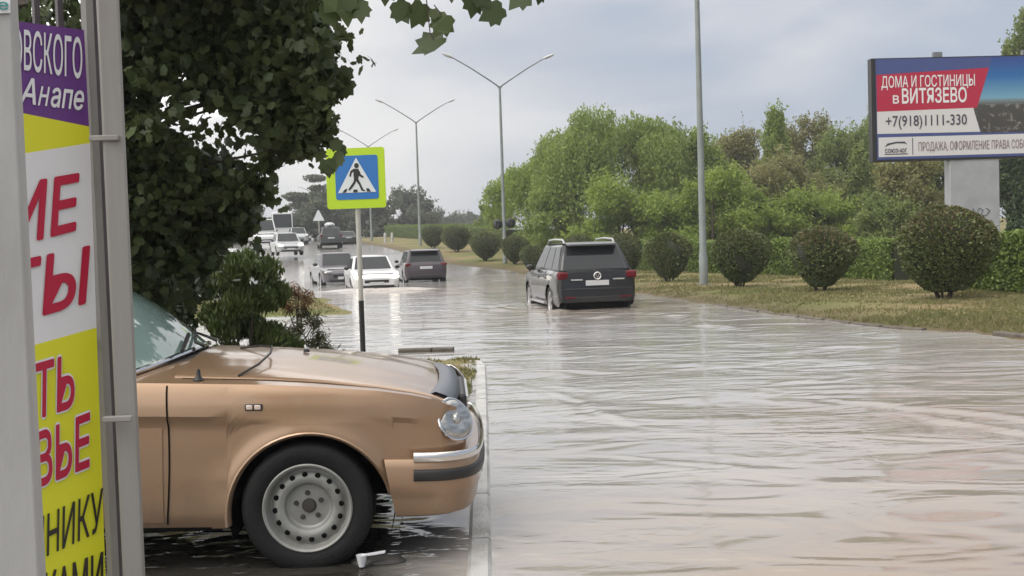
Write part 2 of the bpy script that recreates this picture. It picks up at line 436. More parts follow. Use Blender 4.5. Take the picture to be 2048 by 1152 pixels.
def water_material():
    m = bpy.data.materials.new('flood_water')
    m.use_nodes = True
    t = m.node_tree
    p = t.nodes['Principled BSDF']
    p.inputs['Roughness'].default_value = 0.07
    p.inputs['IOR'].default_value = 1.33
    tx = N(t, 'ShaderNodeTexCoord')
    at = N(t, 'ShaderNodeAttribute', attribute_name='murk')
    a = N(t, 'ShaderNodeTexNoise'); a.inputs['Scale'].default_value = 0.22; a.inputs['Detail'].default_value = 4
    ma = N(t, 'ShaderNodeMapping'); ma.inputs['Scale'].default_value = (0.6, 1.4, 1)
    t.links.new(tx.outputs['Object'], ma.inputs['Vector'])
    t.links.new(ma.outputs[0], a.inputs['Vector'])
    r = N(t, 'ShaderNodeValToRGB')
    r.color_ramp.elements[0].position = 0.38; r.color_ramp.elements[0].color = (0.42, 0.413, 0.405, 1)
    r.color_ramp.elements[1].position = 0.66; r.color_ramp.elements[1].color = (0.33, 0.305, 0.28, 1)
    t.links.new(a.outputs['Fac'], r.inputs['Fac'])
    mx = N(t, 'ShaderNodeMix', data_type='RGBA')
    mx.inputs['A'].default_value = (0.035, 0.032, 0.028, 1)
    t.links.new(at.outputs['Fac'], mx.inputs['Factor'])
    silt = N(t, 'ShaderNodeAttribute', attribute_name='silt')
    mz = N(t, 'ShaderNodeMix', data_type='RGBA'); mz.inputs['B'].default_value = (0.31, 0.245, 0.19, 1)
    t.links.new(r.outputs[0], mz.inputs['A'])
    t.links.new(math_node(t, 'MULTIPLY', silt.outputs['Fac'], math_node(t, 'MULTIPLY', a.outputs['Fac'], 1.7), clamp=True), mz.inputs['Factor'])
    t.links.new(mz.outputs['Result'], mx.inputs['B'])
    t.links.new(mx.outputs['Result'], p.inputs['Base Color'])
    def ripple(sx_, sy_, sc, det, dist):
        mpn = N(t, 'ShaderNodeMapping'); mpn.inputs['Scale'].default_value = (sx_, sy_, 1)
        mpn.inputs['Rotation'].default_value = (0, 0, R(-9))
        t.links.new(tx.outputs['Object'], mpn.inputs['Vector'])
        nz = N(t, 'ShaderNodeTexNoise'); nz.inputs['Scale'].default_value = sc; nz.inputs['Detail'].default_value = det
        nz.inputs['Roughness'].default_value = 0.55; nz.inputs['Distortion'].default_value = dist
        t.links.new(mpn.outputs[0], nz.inputs['Vector'])
        return nz.outputs['Fac']
    # rippled and calm patches
    pz = N(t, 'ShaderNodeTexNoise'); pz.inputs['Scale'].default_value = 0.5; pz.inputs['Detail'].default_value = 3
    t.links.new(ma.outputs[0], pz.inputs['Vector'])
    pr = N(t, 'ShaderNodeMapRange'); pr.inputs['From Min'].default_value = 0.42; pr.inputs['From Max'].default_value = 0.66; pr.inputs['To Min'].default_value = 0.10
    t.links.new(pz.outputs['Fac'], pr.inputs['Value'])
    h = math_node(t, 'ADD', math_node(t, 'MULTIPLY', ripple(0.8, 1.6, 0.9, 2, 1.1), 1.0),
                  math_node(t, 'MULTIPLY', math_node(t, 'MULTIPLY', ripple(1.1, 2.0, 3.2, 2, 0.9), 0.30), pr.outputs[0]))
    h = math_node(t, 'MULTIPLY', h, math_node(t, 'ADD', 1.0, math_node(t, 'MULTIPLY', silt.outputs['Fac'], 0.9)))
    h = math_node(t, 'MULTIPLY', h, math_node(t, 'SUBTRACT', 2.4, math_node(t, 'MULTIPLY', at.outputs['Fac'], 1.4)))
    bp = N(t, 'ShaderNodeBump'); bp.inputs['Strength'].default_value = 1.0; bp.inputs['Distance'].default_value = 0.034
    t.links.new(h, bp.inputs['Height']); t.links.new(bp.outputs[0], p.inputs['Normal'])
    return m
M['water'] = water_material()

# ------------------------------------------------------------------ the lie of the land
EU = Vector((-0.23, 0.973, 0)); EV = Vector((0.973, 0.23, 0))
def uv(x, y): return -0.23 * x + 0.973 * y, 0.973 * x + 0.23 * y
ZU = ([-80, 48, 53, 60, 74, 92, 137, 200, 400, 900], [-0.14, -0.14, 0.0, 0.33, 1.0, 1.6, 2.6, 3.3, 4.6, 6.0])
def zr(u): return np.interp(u, *ZU)
def rise(u): return np.maximum(zr(u), 0)
VR = ([-40, 8, 13.6, 15.4, 19.3, 24.9, 29.4, 43.4, 55.4, 62.7, 75, 400], [10.6, 10.6, 10.2, 9.75, 9.8, 10.3, 10.6, 12.0, 13.4, 11.2, 10.9, 10.9])
def vr(u): return np.interp(u, *VR)
def hashnoise(x, y, s):
    return (np.sin(x * s * 1.7 + 1.3) * np.cos(y * s * 1.3 + .7) + np.sin(x * s * 3.1 + y * s * 2.3) * .6 + np.sin(y * s * 4.7 - x * s * 3.9 + 2) * .4) / 2
def verge_sd(x, y):
    """Signed distance (m, positive inside) into grassy ground."""
    u, v = uv(x, y)
    right = v - vr(u) + 0.18 * hashnoise(x, y, 1.6)
    left = np.minimum(np.minimum(1.9 - v, y - 25.2), (33.5 - y) * .6) + 0.15 * hashnoise(x, y, 1.1)
    lawn = np.minimum(np.minimum(-0.50 - x, y - 8.6), 14.25 - y)
    farleft = -7.5 - x + 0 * y
    farleft = np.where(y < 20, np.minimum(farleft, 15.2 - y), np.minimum(-3.4 - v, (y - 26.0) * .5))
    return right, left, lawn, farleft
def ground_z(x, y):
    u, v = uv(x, y)
    b = rise(u)
    right, left, lawn, fl = verge_sd(x, y)
    hr = b + np.clip(0.02 + right * 0.14, -0.45, 0.13) + np.clip(right * 0.012, 0, 0.25) * (right > 0)
    hl = b + np.clip(0.02 + left * 0.08, -0.45, 0.14)
    hw = np.clip(0.0 + lawn * 0.12, -0.45, 0.06) + 0.022 * hashnoise(x, y, 2.1)
    hf = np.clip(0.02 + fl * 0.08, -0.45, 0.2)
    return np.maximum(np.maximum(hr, hl), np.maximum(hw, hf)) + 0.012 * hashnoise(x, y, .9)
def gz(x, y): return float(ground_z(np.float64(x), np.float64(y)))

xs = np.concatenate([np.linspace(-700, -60, 30), np.linspace(-58, -20, 40), np.linspace(-19.7, 32, 210), np.linspace(33, 90, 40), np.linspace(100, 700, 30)])
ys = np.concatenate([np.linspace(-30, 2, 14), np.linspace(2.3, 40, 170), np.linspace(40.5, 90, 90), np.linspace(92, 200, 50), np.linspace(215, 650, 30)])
V, Fq = grid_mesh(xs, ys, ground_z)
sdr = verge_sd(V[:, 0], V[:, 1])
soil = np.clip(1.0 - sdr[0] / 1.1, 0, 1) * (np.abs(sdr[0]) < 3)
g = np_mesh('ground', V, Fq, M['ground'], attr={'soil': soil}, smooth=True)
g['kind'] = 'structure'
# road sheet
us = np.concatenate([np.linspace(-20, 48, 40), np.linspace(49, 150, 120), np.linspace(155, 600, 60)])
vs_ = np.linspace(-0.8, 1, 12)
Vr, Fr = grid_mesh(np.linspace(0, 1, 14), us, lambda a, b: a * 0)
Ur = Vr[:, 1]; lo = np.where(Ur > 24, -3.9, -6.0); hi = vr(Ur) + 0.6
vv = lo + (hi - lo) * Vr[:, 0]
P = np.stack([-0.23 * Ur + 0.973 * vv, 0.973 * Ur + 0.23 * vv, zr(Ur) - 0.02], -1)
rd = np_mesh('road', P, Fr, M['muddy'], smooth=True); rd['kind'] = 'structure'
# side road and parking lot asphalt, under shallow water, the lot rising away from the kerb
V, Fq = grid_mesh(np.linspace(-40, -0.22, 80), np.linspace(-6, 9, 30), lambda x, y: -0.035 + 0.028 * np.maximum(0, -x - 1.1) + 0.0 * y + .006 * hashnoise(x, y, 1.2))
o = np_mesh('parking_lot', V, Fq, M['asphalt'], smooth=True); o['kind'] = 'structure'
V, Fq = grid_mesh(np.linspace(-60, -2, 30), np.linspace(13.8, 27, 14), lambda x, y: -0.09 + 0 * x)
o = np_mesh('side_road', V, Fq, M['asphalt'], smooth=True); o['kind'] = 'structure'

# flood water: real ripples close by, finer ones in the material
def wave(x, y):
    z = np.zeros_like(x)
    rg = np.random.default_rng(5)
    for i in range(26):
        lam = 0.35 * (1.16 ** i) if i < 14 else rg.uniform(0.5, 2.2)
        th = R(90 - 9) + rg.normal(0, 0.45)
        k = 2 * math.pi / lam
        amp = 0.0011 * lam ** 1.1
        # patchy groups of waves
        env = 0.5 + 0.5 * np.sin(x * rg.uniform(.2, .7) + y * rg.uniform(.15, .5) + rg.uniform(0, 6))
        z += amp * env * np.sin(k * (x * math.cos(th) + y * math.sin(th)) + rg.uniform(0, 6.28) + 0.8 * np.sin(.5 * x + i) + .6 * np.sin(.37 * y + 2 * i))
    # wakes left by the car that has just passed: long low crests
    for (x0, y0, x1, y1, a, wd) in WAKES:
        if y0 < 13: a, wd = a * .42, wd * .62
        dx, dy = x1 - x0, y1 - y0
        L = math.hypot(dx, dy)
        t_ = ((x - x0) * dx + (y - y0) * dy) / L
        dd = ((x - x0) * dy - (y - y0) * dx) / L + 0.10 * np.sin(t_ * 2.1 + x0) + 0.03 * np.sin(t_ * 7)
        fade = np.clip(np.minimum(t_, L - t_) / (0.25 * L), 0, 1)
        z += a * fade * (np.exp(-(dd / wd) ** 2) - 0.6 * np.exp(-((dd - 1.7 * wd) / wd) ** 2))
    return z
WAKES = [(0.2, 11.2, 1.3, 8.3, .016, .10), (0.45, 7.6, 1.6, 6.9, .014, .07), (3.3, 9.3, 4.4, 6.3, .035, .16), (2.6, 10.5, 4.6, 7.6, .02, .15),
         (0.3, 22.6, 1.4, 25.2, .03, .16), (0.6, 19.0, 1.5, 23.0, .018, .2), (3.1, 23.0, 3.6, 17.0, .02, .2), (-7.0, 39.4, -2.4, 38.6, .14, .32),
         (-6.4, 38.0, -2.6, 36.2, .08, .35), (.6, 27.6, -.9, 23.6, .05, .22), (3.1, 24.2, 1.2, 21.0, .03, .25), (-2.0, 48, 1.5, 42, .035, .3), (0.2, 26.6, .5, 30.0, .04, .16)]
ys = [1.2]
while ys[-1] < 75:
    ys.append(ys[-1] + max(0.022, ys[-1] * 0.0042))
ys = np.array(ys)
tx_ = np.concatenate([np.linspace(-1.6, -0.5, 30), np.linspace(-.49, .52, 330), np.linspace(.54, 1.6, 30)])
X = tx_[None, :] * (ys[:, None] + 3.0); Y = np.repeat(ys[:, None], len(tx_), 1)
Zw = wave(X, Y) * np.clip(1.15 - Y / 70, 0.1, 1)
V = np.stack([X, Y, Zw], -1).reshape(-1, 3)
nx, ny = len(tx_), len(ys)
i = np.arange(ny - 1)[:, None] * nx + np.arange(nx - 1)[None]
Fw = np.stack([i, i + 1, i + 1 + nx, i + nx], -1).reshape(-1, 4)
murk = np.clip((V[:, 0] + 0.75) / 0.5, 0, 1)
murk = np.where(V[:, 1] > 9.5, np.maximum(murk, np.clip((V[:, 1] - 9.5) / 2.5, 0, 1)), murk)
silt = np.exp(-((V[:, 0] + 4.0) / 3.6) ** 2 - ((V[:, 1] - 36.5) / 4.5) ** 2) + .8 * np.exp(-((V[:, 0] - 1.6) / 2.6) ** 2 - ((V[:, 1] - 24.5) / 3.0) ** 2) \
    + .9 * np.exp(-((V[:, 0] - .55 * V[:, 1]) / 2.6) ** 2) * np.clip(1.4 - V[:, 1] / 16, 0, 1)
water = np_mesh('water', V, Fw, M['water'], attr={'murk': murk, 'silt': silt}, smooth=True)
water['kind'] = 'structure'

# kerb along the lot, rounding into the side road, with joints between blocks
def kerb_run(mb, pts, wd, z0, z1, block=1.0, gap=0.008):
    pts = [Vector((p[0], p[1], 0)) for p in pts]
    d = [0]
    for a, b in zip(pts, pts[1:]): d.append(d[-1] + (b - a).length)
    def at(s):
        for k in range(len(pts) - 1):
            if s <= d[k + 1] or k == len(pts) - 2:
                t = (s - d[k]) / (d[k + 1] - d[k])
                return pts[k].lerp(pts[k + 1], t), (pts[k + 1] - pts[k]).normalized()
    s = 0
    while s < d[-1] - 0.05:
        e_ = min(s + block, d[-1])
        ring = []
        for q in np.linspace(s + gap, e_ - gap, 3):
            p, t = at(q)
            nrm = Vector((-t.y, t.x, 0)) * (wd / 2)
            dz = random.uniform(-.003, .003)
            c = .018
            ring.append([p - nrm + Vector((0, 0, z0)), p - nrm + Vector((0, 0, z1 - c + dz)), p - nrm * (1 - 2 * c / wd) + Vector((0, 0, z1 + dz)),
                         p + nrm * (1 - 2 * c / wd) + Vector((0, 0, z1 + dz)), p + nrm + Vector((0, 0, z1 - c + dz)), p + nrm + Vector((0, 0, z0))])
        b = len(mb.v)
        mb.grid(ring, closed=True)
        mb.f += [tuple(b + j for j in range(5, -1, -1)), tuple(b + 12 + j for j in range(6))]; mb.m += [0, 0]
        s = e_
mb = MB()
arc = [(-0.41 - 0.7 + 0.7 * math.cos(a), 13.7 + 0.7 * math.sin(a)) for a in np.linspace(0, math.pi / 2, 7)]
kerb_run(mb, [(-0.11, 1.5), (-0.195, 5.2), (-0.31, 10.0)] + arc + [(-4.5, 14.45), (-9, 14.5)], 0.115, -0.2, 0.022)
o = mb.build('kerb', M['kerbstone'], ang=30); o['kind'] = 'structure'
mb = MB()
kerb_run(mb, [(-1.65, 15.55), (-1.2, 15.6), (-0.85, 15.55)], 0.14, -0.2, 0.055, block=.5)
vp = [(lambda u, v: (-0.23 * u + 0.973 * v, 0.973 * u + 0.23 * v))(u, float(vr(u)) - 0.12) for u in np.linspace(14.6, 22.5, 12)]
kerb_run(mb, vp, 0.12, -0.2, 0.028, block=.9, gap=.05)
vp = [(lambda u, v: (-0.23 * u + 0.973 * v, 0.973 * u + 0.23 * v))(u, float(vr(u)) - 0.1) for u in np.linspace(8.5, 13.4, 8)]
kerb_run(mb, vp, 0.14, -0.2, 0.06)
o = mb.build('kerb', M['oldkerb'], ang=30); o['kind'] = 'structure'

# ------------------------------------------------------------------ foliage
def unit(n, rng):
    q = rng.normal(size=(n, 3))
    return q / np.linalg.norm(q, axis=1, keepdims=True)
def kites(P, size, rng, down=0.0, width=0.55, upn=0.6, dirs=None, dspread=0.5):
    n = len(P)
    d = unit(n, rng)
    if dirs is not None:
        d = dirs + d * dspread
    d[:, 2] -= down
    d /= np.linalg.norm(d, axis=1, keepdims=True)
    nn = unit(n, rng); nn[:, 2] += upn
    s = np.cross(d, nn); s /= np.linalg.norm(s, axis=1, keepdims=True) + 1e-9
    L = (size * rng.uniform(.65, 1.35, n))[:, None]
    a = P - d * L * .5
    b = P + s * L * width * .5 - d * L * .05
    c = P + d * L * .5
    e_ = P - s * L * width * .5 - d * L * .05
    V = np.stack([a, b, c, e_], 1).reshape(-1, 3)
    return V, np.arange(4 * n).reshape(-1, 4)
MAPLE = np.array([(0, -.38), (.14, -.45), (.33, -.36), (.35, -.19), (.49, -.02), (.38, .09), (.40, .28), (.20, .28), (0, .56),
                  (-.20, .26), (-.38, .30), (-.38, .10), (-.50, .0), (-.34, -.19), (-.34, -.37), (-.13, -.45)])
def maples(P, size, rng, upn=0.5, D=None, NN=None):
    n = len(P)
    d = unit(n, rng); d[:, 2] -= 0.7
    if D is not None: d = D
    d /= np.linalg.norm(d, axis=1, keepdims=True)
    nn = unit(n, rng); nn[:, 2] += upn
    if NN is not None: nn = NN
    s = np.cross(d, nn); s /= np.linalg.norm(s, axis=1, keepdims=True) + 1e-9
    nrm = np.cross(s, d)
    L = (np.asarray(size) * rng.uniform(.55, 1.3, n))[:, None, None]
    m = MAPLE[None]
    curl = rng.uniform(-.5, .5, n)[:, None, None]
    V = P[:, None] + L * (s[:, None] * m[..., :1] + d[:, None] * m[..., 1:] + nrm[:, None] * curl * (m[..., :1] ** 2 + .4 * m[..., 1:] ** 2) * 1.6)
    k = len(MAPLE)
    return V.reshape(-1, 3), np.arange(k * n).reshape(-1, k)
def lump_points(lumps, n, rng, shell=0.45, gap=0.0, gs=2.0):
    vol = np.array([r[0] * r[1] * r[2] for _, r in lumps]) ** (2 / 3)
    pick = rng.choice(len(lumps), n, p=vol / vol.sum())
    c = np.array([l[0] for l in lumps])[pick]; r = np.array([l[1] for l in lumps])[pick]
    P = c + unit(n, rng) * r * (rng.uniform(0, 1, n) ** shell)[:, None]
    if gap:
        q = np.sin(P[:, 0] * gs + 1) * np.sin(P[:, 1] * gs * 1.1 + 2) + np.sin(P[:, 2] * gs * 1.3 + P[:, 0] * gs * .7)
        P = P[q * .5 + rng.uniform(-.25, .25, len(P)) > gap - .6]
    return P
def sprays(P, n, L, rng, up=.5):
    """Points strung along short twigs that stick out of a crown."""
    k = max(1, n // 14)
    c = P.mean(0)
    b = P[rng.choice(len(P), k)]
    d = (b - c) / (np.linalg.norm(b - c, axis=1, keepdims=True) + 1e-6) + unit(k, rng) * .7
    d[:, 2] += up
    d /= np.linalg.norm(d, axis=1, keepdims=True)
    t = rng.uniform(-.2, 1, (k, 14, 1)) * rng.uniform(.3, 1, (k, 1, 1)) * L
    return (b[:, None] + d[:, None] * t + rng.normal(0, L * .07, (k, 14, 3))).reshape(-1, 3)
def trunk_mesh(H, r, rng, limbs, spread, name='trunk', parent=None, mat_='bark', multi=1):
    mb = MB()
    for q in range(multi):
        bx, by = (rng.uniform(-.5, .5) * (multi > 1), rng.uniform(-.5, .5) * (multi > 1))
        lean = rng.uniform(-.12, .12, 2) * H
        mb.tube([(bx, by, -.15), (bx + lean[0] * .2, by + lean[1] * .2, H * .35), (bx + lean[0] * .6, by + lean[1] * .6, H * .7), (bx + lean[0], by + lean[1], H)], [r, r * .8, r * .5, r * .2], 7)
        for k in range(limbs):
            z = H * rng.uniform(.3, .85); a = rng.uniform(0, 6.28); L = spread * rng.uniform(.6, 1)
            p = Vector((bx + lean[0] * z / H, by + lean[1] * z / H, z))
            mb.tube([p, p + Vector((math.cos(a) * L * .5, math.sin(a) * L * .5, L * .35)), p + Vector((math.cos(a) * L, math.sin(a) * L, L * .55))], [r * .35, r * .22, r * .06], 5)
    return mb.build(name, M[mat_], parent)

def tree(name, label, x, y, H, wd, kind, leafmat, group, seed, n=6000, leaf=.24, low=0.12):
    """A tree or tall bush: tapered trunk with limbs, and a crown of many leaf sprays grown on uneven lumps."""
    rng = np.random.default_rng(seed)
    t = thing(name, label, 'tree', (x, y, gz(x, y)), 0, group)
    rx = wd / 2
    trunk_mesh(H * .8, max(.06, H * .018), rng, 7, rx * .75, parent=t, multi=1 if kind in ('willow', 'pine', 'poplar') else 3)
    lumps = []
    if kind == 'willow':
        for k in range(16):
            a = rng.uniform(0, 6.28); q = rng.uniform(0, .78) ** .6
            lumps.append(((math.cos(a) * q * rx, math.sin(a) * q * rx, H * (.93 - .28 * q * q) - rng.uniform(.0, .15) * H), (rx * .30, rx * .30, H * .09)))
        P0 = lump_points(lumps, n // 12, rng, .35)
        strands = []; dirs = []
        for p in P0:
            L = rng.uniform(.12, .42) * H
            o_ = np.array([p[0], p[1], 0]); o_ = o_ / (np.linalg.norm(o_) + .3)
            ts = np.sort(rng.uniform(0, 1, 12)); L *= 1.15
            q = p[None] + o_[None] * (np.sqrt(ts) * .35 * rx * .5)[:, None] + np.array([0, 0, -1])[None] * (ts ** 1.4 * L)[:, None] + rng.normal(0, .08, (12, 3))
            strands.append(q[q[:, 2] > low * H])
        P = np.concatenate(strands)
        V, Fk = kites(P, leaf, rng, down=1.1, width=.42)
    elif kind == 'poplar':
        for k in range(30):
            z = low + (.95 - low) * (k + .5) / 30; q = (1 - z) ** .7 * rng.uniform(.1, .8); a = rng.uniform(0, 6.28)
            lumps.append(((math.cos(a) * q * rx, math.sin(a) * q * rx, z * H), (rx * (.16 + .34 * (1 - z)), rx * (.16 + .34 * (1 - z)), H * .10)))
        P = lump_points(lumps, n, rng, .55, .16, 1.6); P = np.concatenate([P, sprays(P, n // 4, rx * .45, rng, .9)])
        V, Fk = kites(P, leaf, rng, down=-.35, width=.5)
    elif kind == 'pine':
        for k in range(20):
            z = rng.uniform(.25, .95); a = rng.uniform(0, 6.28); q = rng.uniform(.1, .8) * (1.08 - abs(z - .55))
            lumps.append(((math.cos(a) * q * rx, math.sin(a) * q * rx, z * H), (rx * .32, rx * .32, H * .055)))
        V, Fk = kites(lump_points(lumps, n, rng, .5, .2, 1.1), leaf, rng, width=.5)
    else:
        for k in range(22):
            z = low + (.92 - low) * (k + .5) / 22; a = rng.uniform(0, 6.28)
            env = math.sqrt(max(.06, 1 - ((z - .42) / .60) ** 2)); q = rng.uniform(.2, .82) * env
            s_ = rng.uniform(.22, .38)
            lumps.append(((math.cos(a) * q * rx, math.sin(a) * q * rx, z * H), (rx * s_ * 1.15, rx * s_ * 1.15, H * s_ * .48)))
        P = lump_points(lumps, n, rng, .6, .16, 1.9); P = np.concatenate([P, sprays(P, n // 3, rx * .42, rng, .6)])
        V, Fk = kites(P, leaf, rng, down=.1 if kind == 'broad' else -.2, width=.55)
    np_mesh('crown', V, Fk, M[leafmat], t)
    return t

# ------------------------------------------------------------------ text
def text_geo(s, bold=0.0, shear=0.0):
    cu = bpy.data.curves.new('t', 'FONT')
    cu.body = s; cu.size = 1.0; cu.offset = bold; cu.resolution_u = 3; cu.dimensions = '2D'; cu.fill_mode = 'FRONT'
    ob = bpy.data.objects.new('t', cu)
    C.objects.link(ob)
    dg = bpy.context.evaluated_depsgraph_get(); dg.update()
    me = ob.evaluated_get(dg).to_mesh()
    v = np.array([(q.co.x + shear * q.co.y, q.co.y) for q in me.vertices]); f = [tuple(p.vertices) for p in me.polygons]
    ob.evaluated_get(dg).to_mesh_clear()
    bpy.data.objects.remove(ob); bpy.data.curves.remove(cu)
    return v, f
CAP = None
def text_norm(s, shear):
    global CAP
    if CAP is None:
        q, _ = text_geo('Н'); CAP = q[:, 1].max()
    v, f = text_geo(s, 0, shear)
    return (v[:, 0] - v[:, 0].min()) / (v[:, 0].max() - v[:, 0].min()), v[:, 1] / CAP, f, (v[:, 0].max() - v[:, 0].min()) / CAP
def shifts(b):
    return [(0, 0)] if b <= 0 else [(b * math.cos(k * math.pi / 4), b * math.sin(k * math.pi / 4)) for k in range(8)] + [(0, 0)]
def text_on(mb, s, quad, p0, n, off, m=0, bold=0.02, shear=0.0):
    """Write s so that its cap-height box fills the photo quad (TL, TR, BR, BL) on the plane p0, n."""
    a, b, f, asp = text_norm(s, shear)
    TL, TR, BR, BL = [np.array(q, float) for q in quad]
    for k, (dx, dy) in enumerate(shifts(bold)):
        vs = []
        for aa, bb in zip(a + dx / asp, b + dy):
            q = (BL * (1 - aa) + BR * aa) * (1 - bb) + (TL * (1 - aa) + TR * aa) * bb
            vs.append(on_plane(q[0], q[1], p0, n) + n * (off + k * .00015))
        for i_, t_ in enumerate(f):      # glyph outlines overlap: keep every face on a level of its own
            mb.add([vs[j] + n * ((i_ % 7) * .00002) for j in t_], [tuple(range(len(t_)))], m)
def poly_on(mb, pts, p0, n, off, m=0, thick=0.0):
    vs = [on_plane(x, y, p0, n) + n * off for x, y in pts]
    k = len(vs)
    mb.add(vs, [tuple(range(k))], m)
    if thick:
        mb.add(vs + [q - n * thick for q in vs], [tuple(k + j for j in range(k - 1, -1, -1))] + [(j, (j + 1) % k, k + (j + 1) % k, k + j) for j in range(k)], m)

# ------------------------------------------------------------------ gate, posts and banner beside the camera
T0, T1 = W(38, 600, 2.96), W(172, 600, 3.10)
tan = Vector((T1.x - T0.x, T1.y - T0.y, 0)).normalized()
bn = Vector((tan.y, -tan.x, 0))
if bn.dot(EYE - T0) < 0: bn = -bn
ROTB = Matrix.Rotation(math.atan2(tan.y, tan.x), 3, 'Z')
def upright(mb, px, d, wx, wy, z0, z1, m=0, rot=ROTB):
    p = W(px, 600, d)
    mb.box((p.x, p.y, (z0 + z1) / 2), (wx, wy, z1 - z0), rot, m)
    return p
def post(name, label, px, d, wd, mat_, group=None):
    p = W(px, 600, d)
    t = thing(name, label, 'post', (p.x, p.y, 0), math.atan2(tan.y, tan.x) * .35, group)
    MB().box((0, 0, 1.36), (wd, wd, 2.9), m=0).build('shaft', M[mat_], t, bevel=.006)
    MB().hexa([(-wd * .6, -wd * .6, 2.81), (wd * .6, -wd * .6, 2.81), (wd * .6, wd * .6, 2.81), (-wd * .6, wd * .6, 2.81),
               (-wd * .2, -wd * .2, 2.86), (wd * .2, -wd * .2, 2.86), (wd * .2, wd * .2, 2.86), (-wd * .2, wd * .2, 2.86)]).build('cap', M[mat_], t)
    return t
p1 = post('gate_post', 'thick light grey square post cut by the picture edge, overlapping the banner', 5, 2.2, 0.10, 'postpaint')
p2 = post('gate_post', 'slim grey metal post between the banner and the tan car', 243, 3.08, 0.058, 'gatepaint')
# small white notice fixed high on the thick post
q0 = W(4, 8, 2.2)
rp = Matrix.Rotation(math.atan2(tan.y, tan.x) * .35, 3, 'Z')
nn = rp @ Vector((0, -1, 0))
pl0 = Vector((p1.location.x, p1.location.y, 0)) + nn * .053
mb = MB(); poly_on(mb, [(-60, -60), (20, -58), (21, 26), (-60, 30)], pl0, nn, .002, 0, .003)
text_on(mb, 'зе', [(-24, -2), (17, 0), (17, 20), (-24, 20)], pl0, nn, .004, 1, .01)
tag(mb.build('notice_plate', [M['v_white'], M['v_teal']], smooth=False, fix=False), 'small white notice with teal letters at the top of the thick grey post', 'notice')

gt = thing('gate', 'dark barred metal gate leaf that carries the banner', 'gate', (0, 0, 0))
mb = MB(); upright(mb, 201, 3.17, .022, .03, .12, 2.55)
mb.build('stile', M['gatepaint'], gt)
mb = MB(); upright(mb, 213, 3.20, .026, .03, .12, 2.55); mb.build('stile', M['gatedark'], gt)  # shaded side and gap of the stile, put in as a dark bar
for px in (-60, 0, 52, 100, 146):
    mb = MB(); upright(mb, px, 3.02 + .0011 * px, .016, .016, .14, 2.5); mb.build('bar', M['gatedark'], gt)
for z in (.16, 1.25, 2.52):
    a = W(-140, 600, 2.86); b = W(213, 600, 3.2); c = (a + b) / 2
    MB().box((c.x, c.y, z), ((b - a).length, .025, .03), ROTB).build('rail', M['gatedark'], gt)
for (x0, x1, y) in ((180, 238, 277), (207, 264, 838)):
    a = W(x0, y, 3.03); b = W(x1, y - 1, 3.03); c = (a + b) / 2
    mb = MB(); mb.box(c, ((b - a).length, .02, .016), Matrix.Rotation(R(3), 3, 'Z'))
    mb.build('hinge_strap', M['gatepaint'], gt, bevel=.003)

bt = thing('vinyl_banner', 'vertical purple, yellow and white vinyl banner with red and black lettering tied to the gate', 'banner', (0, 0, 0))
mb = MB()
poly_on(mb, [(-60, 30), (168, 60), (178, 253), (-60, 205)], T0, bn, 0, 0, .004)
poly_on(mb, [(-60, 205), (178, 253), (180, 286), (-60, 324)], T0, bn, 0, 1, .004)
poly_on(mb, [(-60, 324), (180, 286), (193, 655), (-60, 726)], T0, bn, 0, 2, .004)
poly_on(mb, [(-60, 726), (193, 655), (216, 1290), (-60, 1330)], T0, bn, 0, 1, .004)
mb.build('sheet', [M['v_purple'], M['v_yellow'], M['v_white']], bt, smooth=False)
def lettering(items, mats, parent, p0, n):
    mb = MB()
    for it in items:
        s, quad, m, bold, sh = it[:5]
        text_on(mb, s, quad, p0, n, it[5] if len(it) > 5 else .003, m, bold, sh)
    return mb.build('lettering', mats, parent, smooth=False, fix=False)
L1 = [('ОВСКОГО', [(24, 57), (163, 77), (163, 157), (24, 136)], 0, .012, 0), ('А', [(42, 155), (72, 159), (70, 209), (38, 206)], 0, .022, .22), ('Н', [(78, 173), (98, 175), (97, 212), (75, 210)], 0, .028, .22), ('апе', [(101, 163), (167, 171), (166, 220), (101, 213)], 0, .022, .22)]
L2 = [('ИЕ', [(24, 372), (156, 349), (156, 457), (24, 491)], 0, .03, .10), ('ТЫ', [(14, 529), (177, 494), (177, 602), (14, 649)], 0, .03, .10)]
quads = [('УТЬ', [(28, 742), (147, 707), (147, 812), (28, 851)]), ('ВЬЕ', [(70, 868), (178, 826), (178, 931), (72, 975)])]
L3 = [(s, q, 1, .062, .03, .002) for s, q in quads] + [(s, q, 0, .022, .03, .004) for s, q in quads]
L4 = [('ННИКУ', [(62, 1043), (205, 976), (205, 1059), (62, 1126)], 0, .008, .05), ('КАМИ', [(88, 1148), (205, 1104), (206, 1190), (90, 1232)], 0, .02, .05)]
lettering(L1, [M['v_letter']], bt, T0, bn)
lettering(L2, [M['v_red']], bt, T0, bn)
lettering(L3, [M['v_red'], M['v_letter']], bt, T0, bn)
lettering(L4, [M['v_black']], bt, T0, bn)

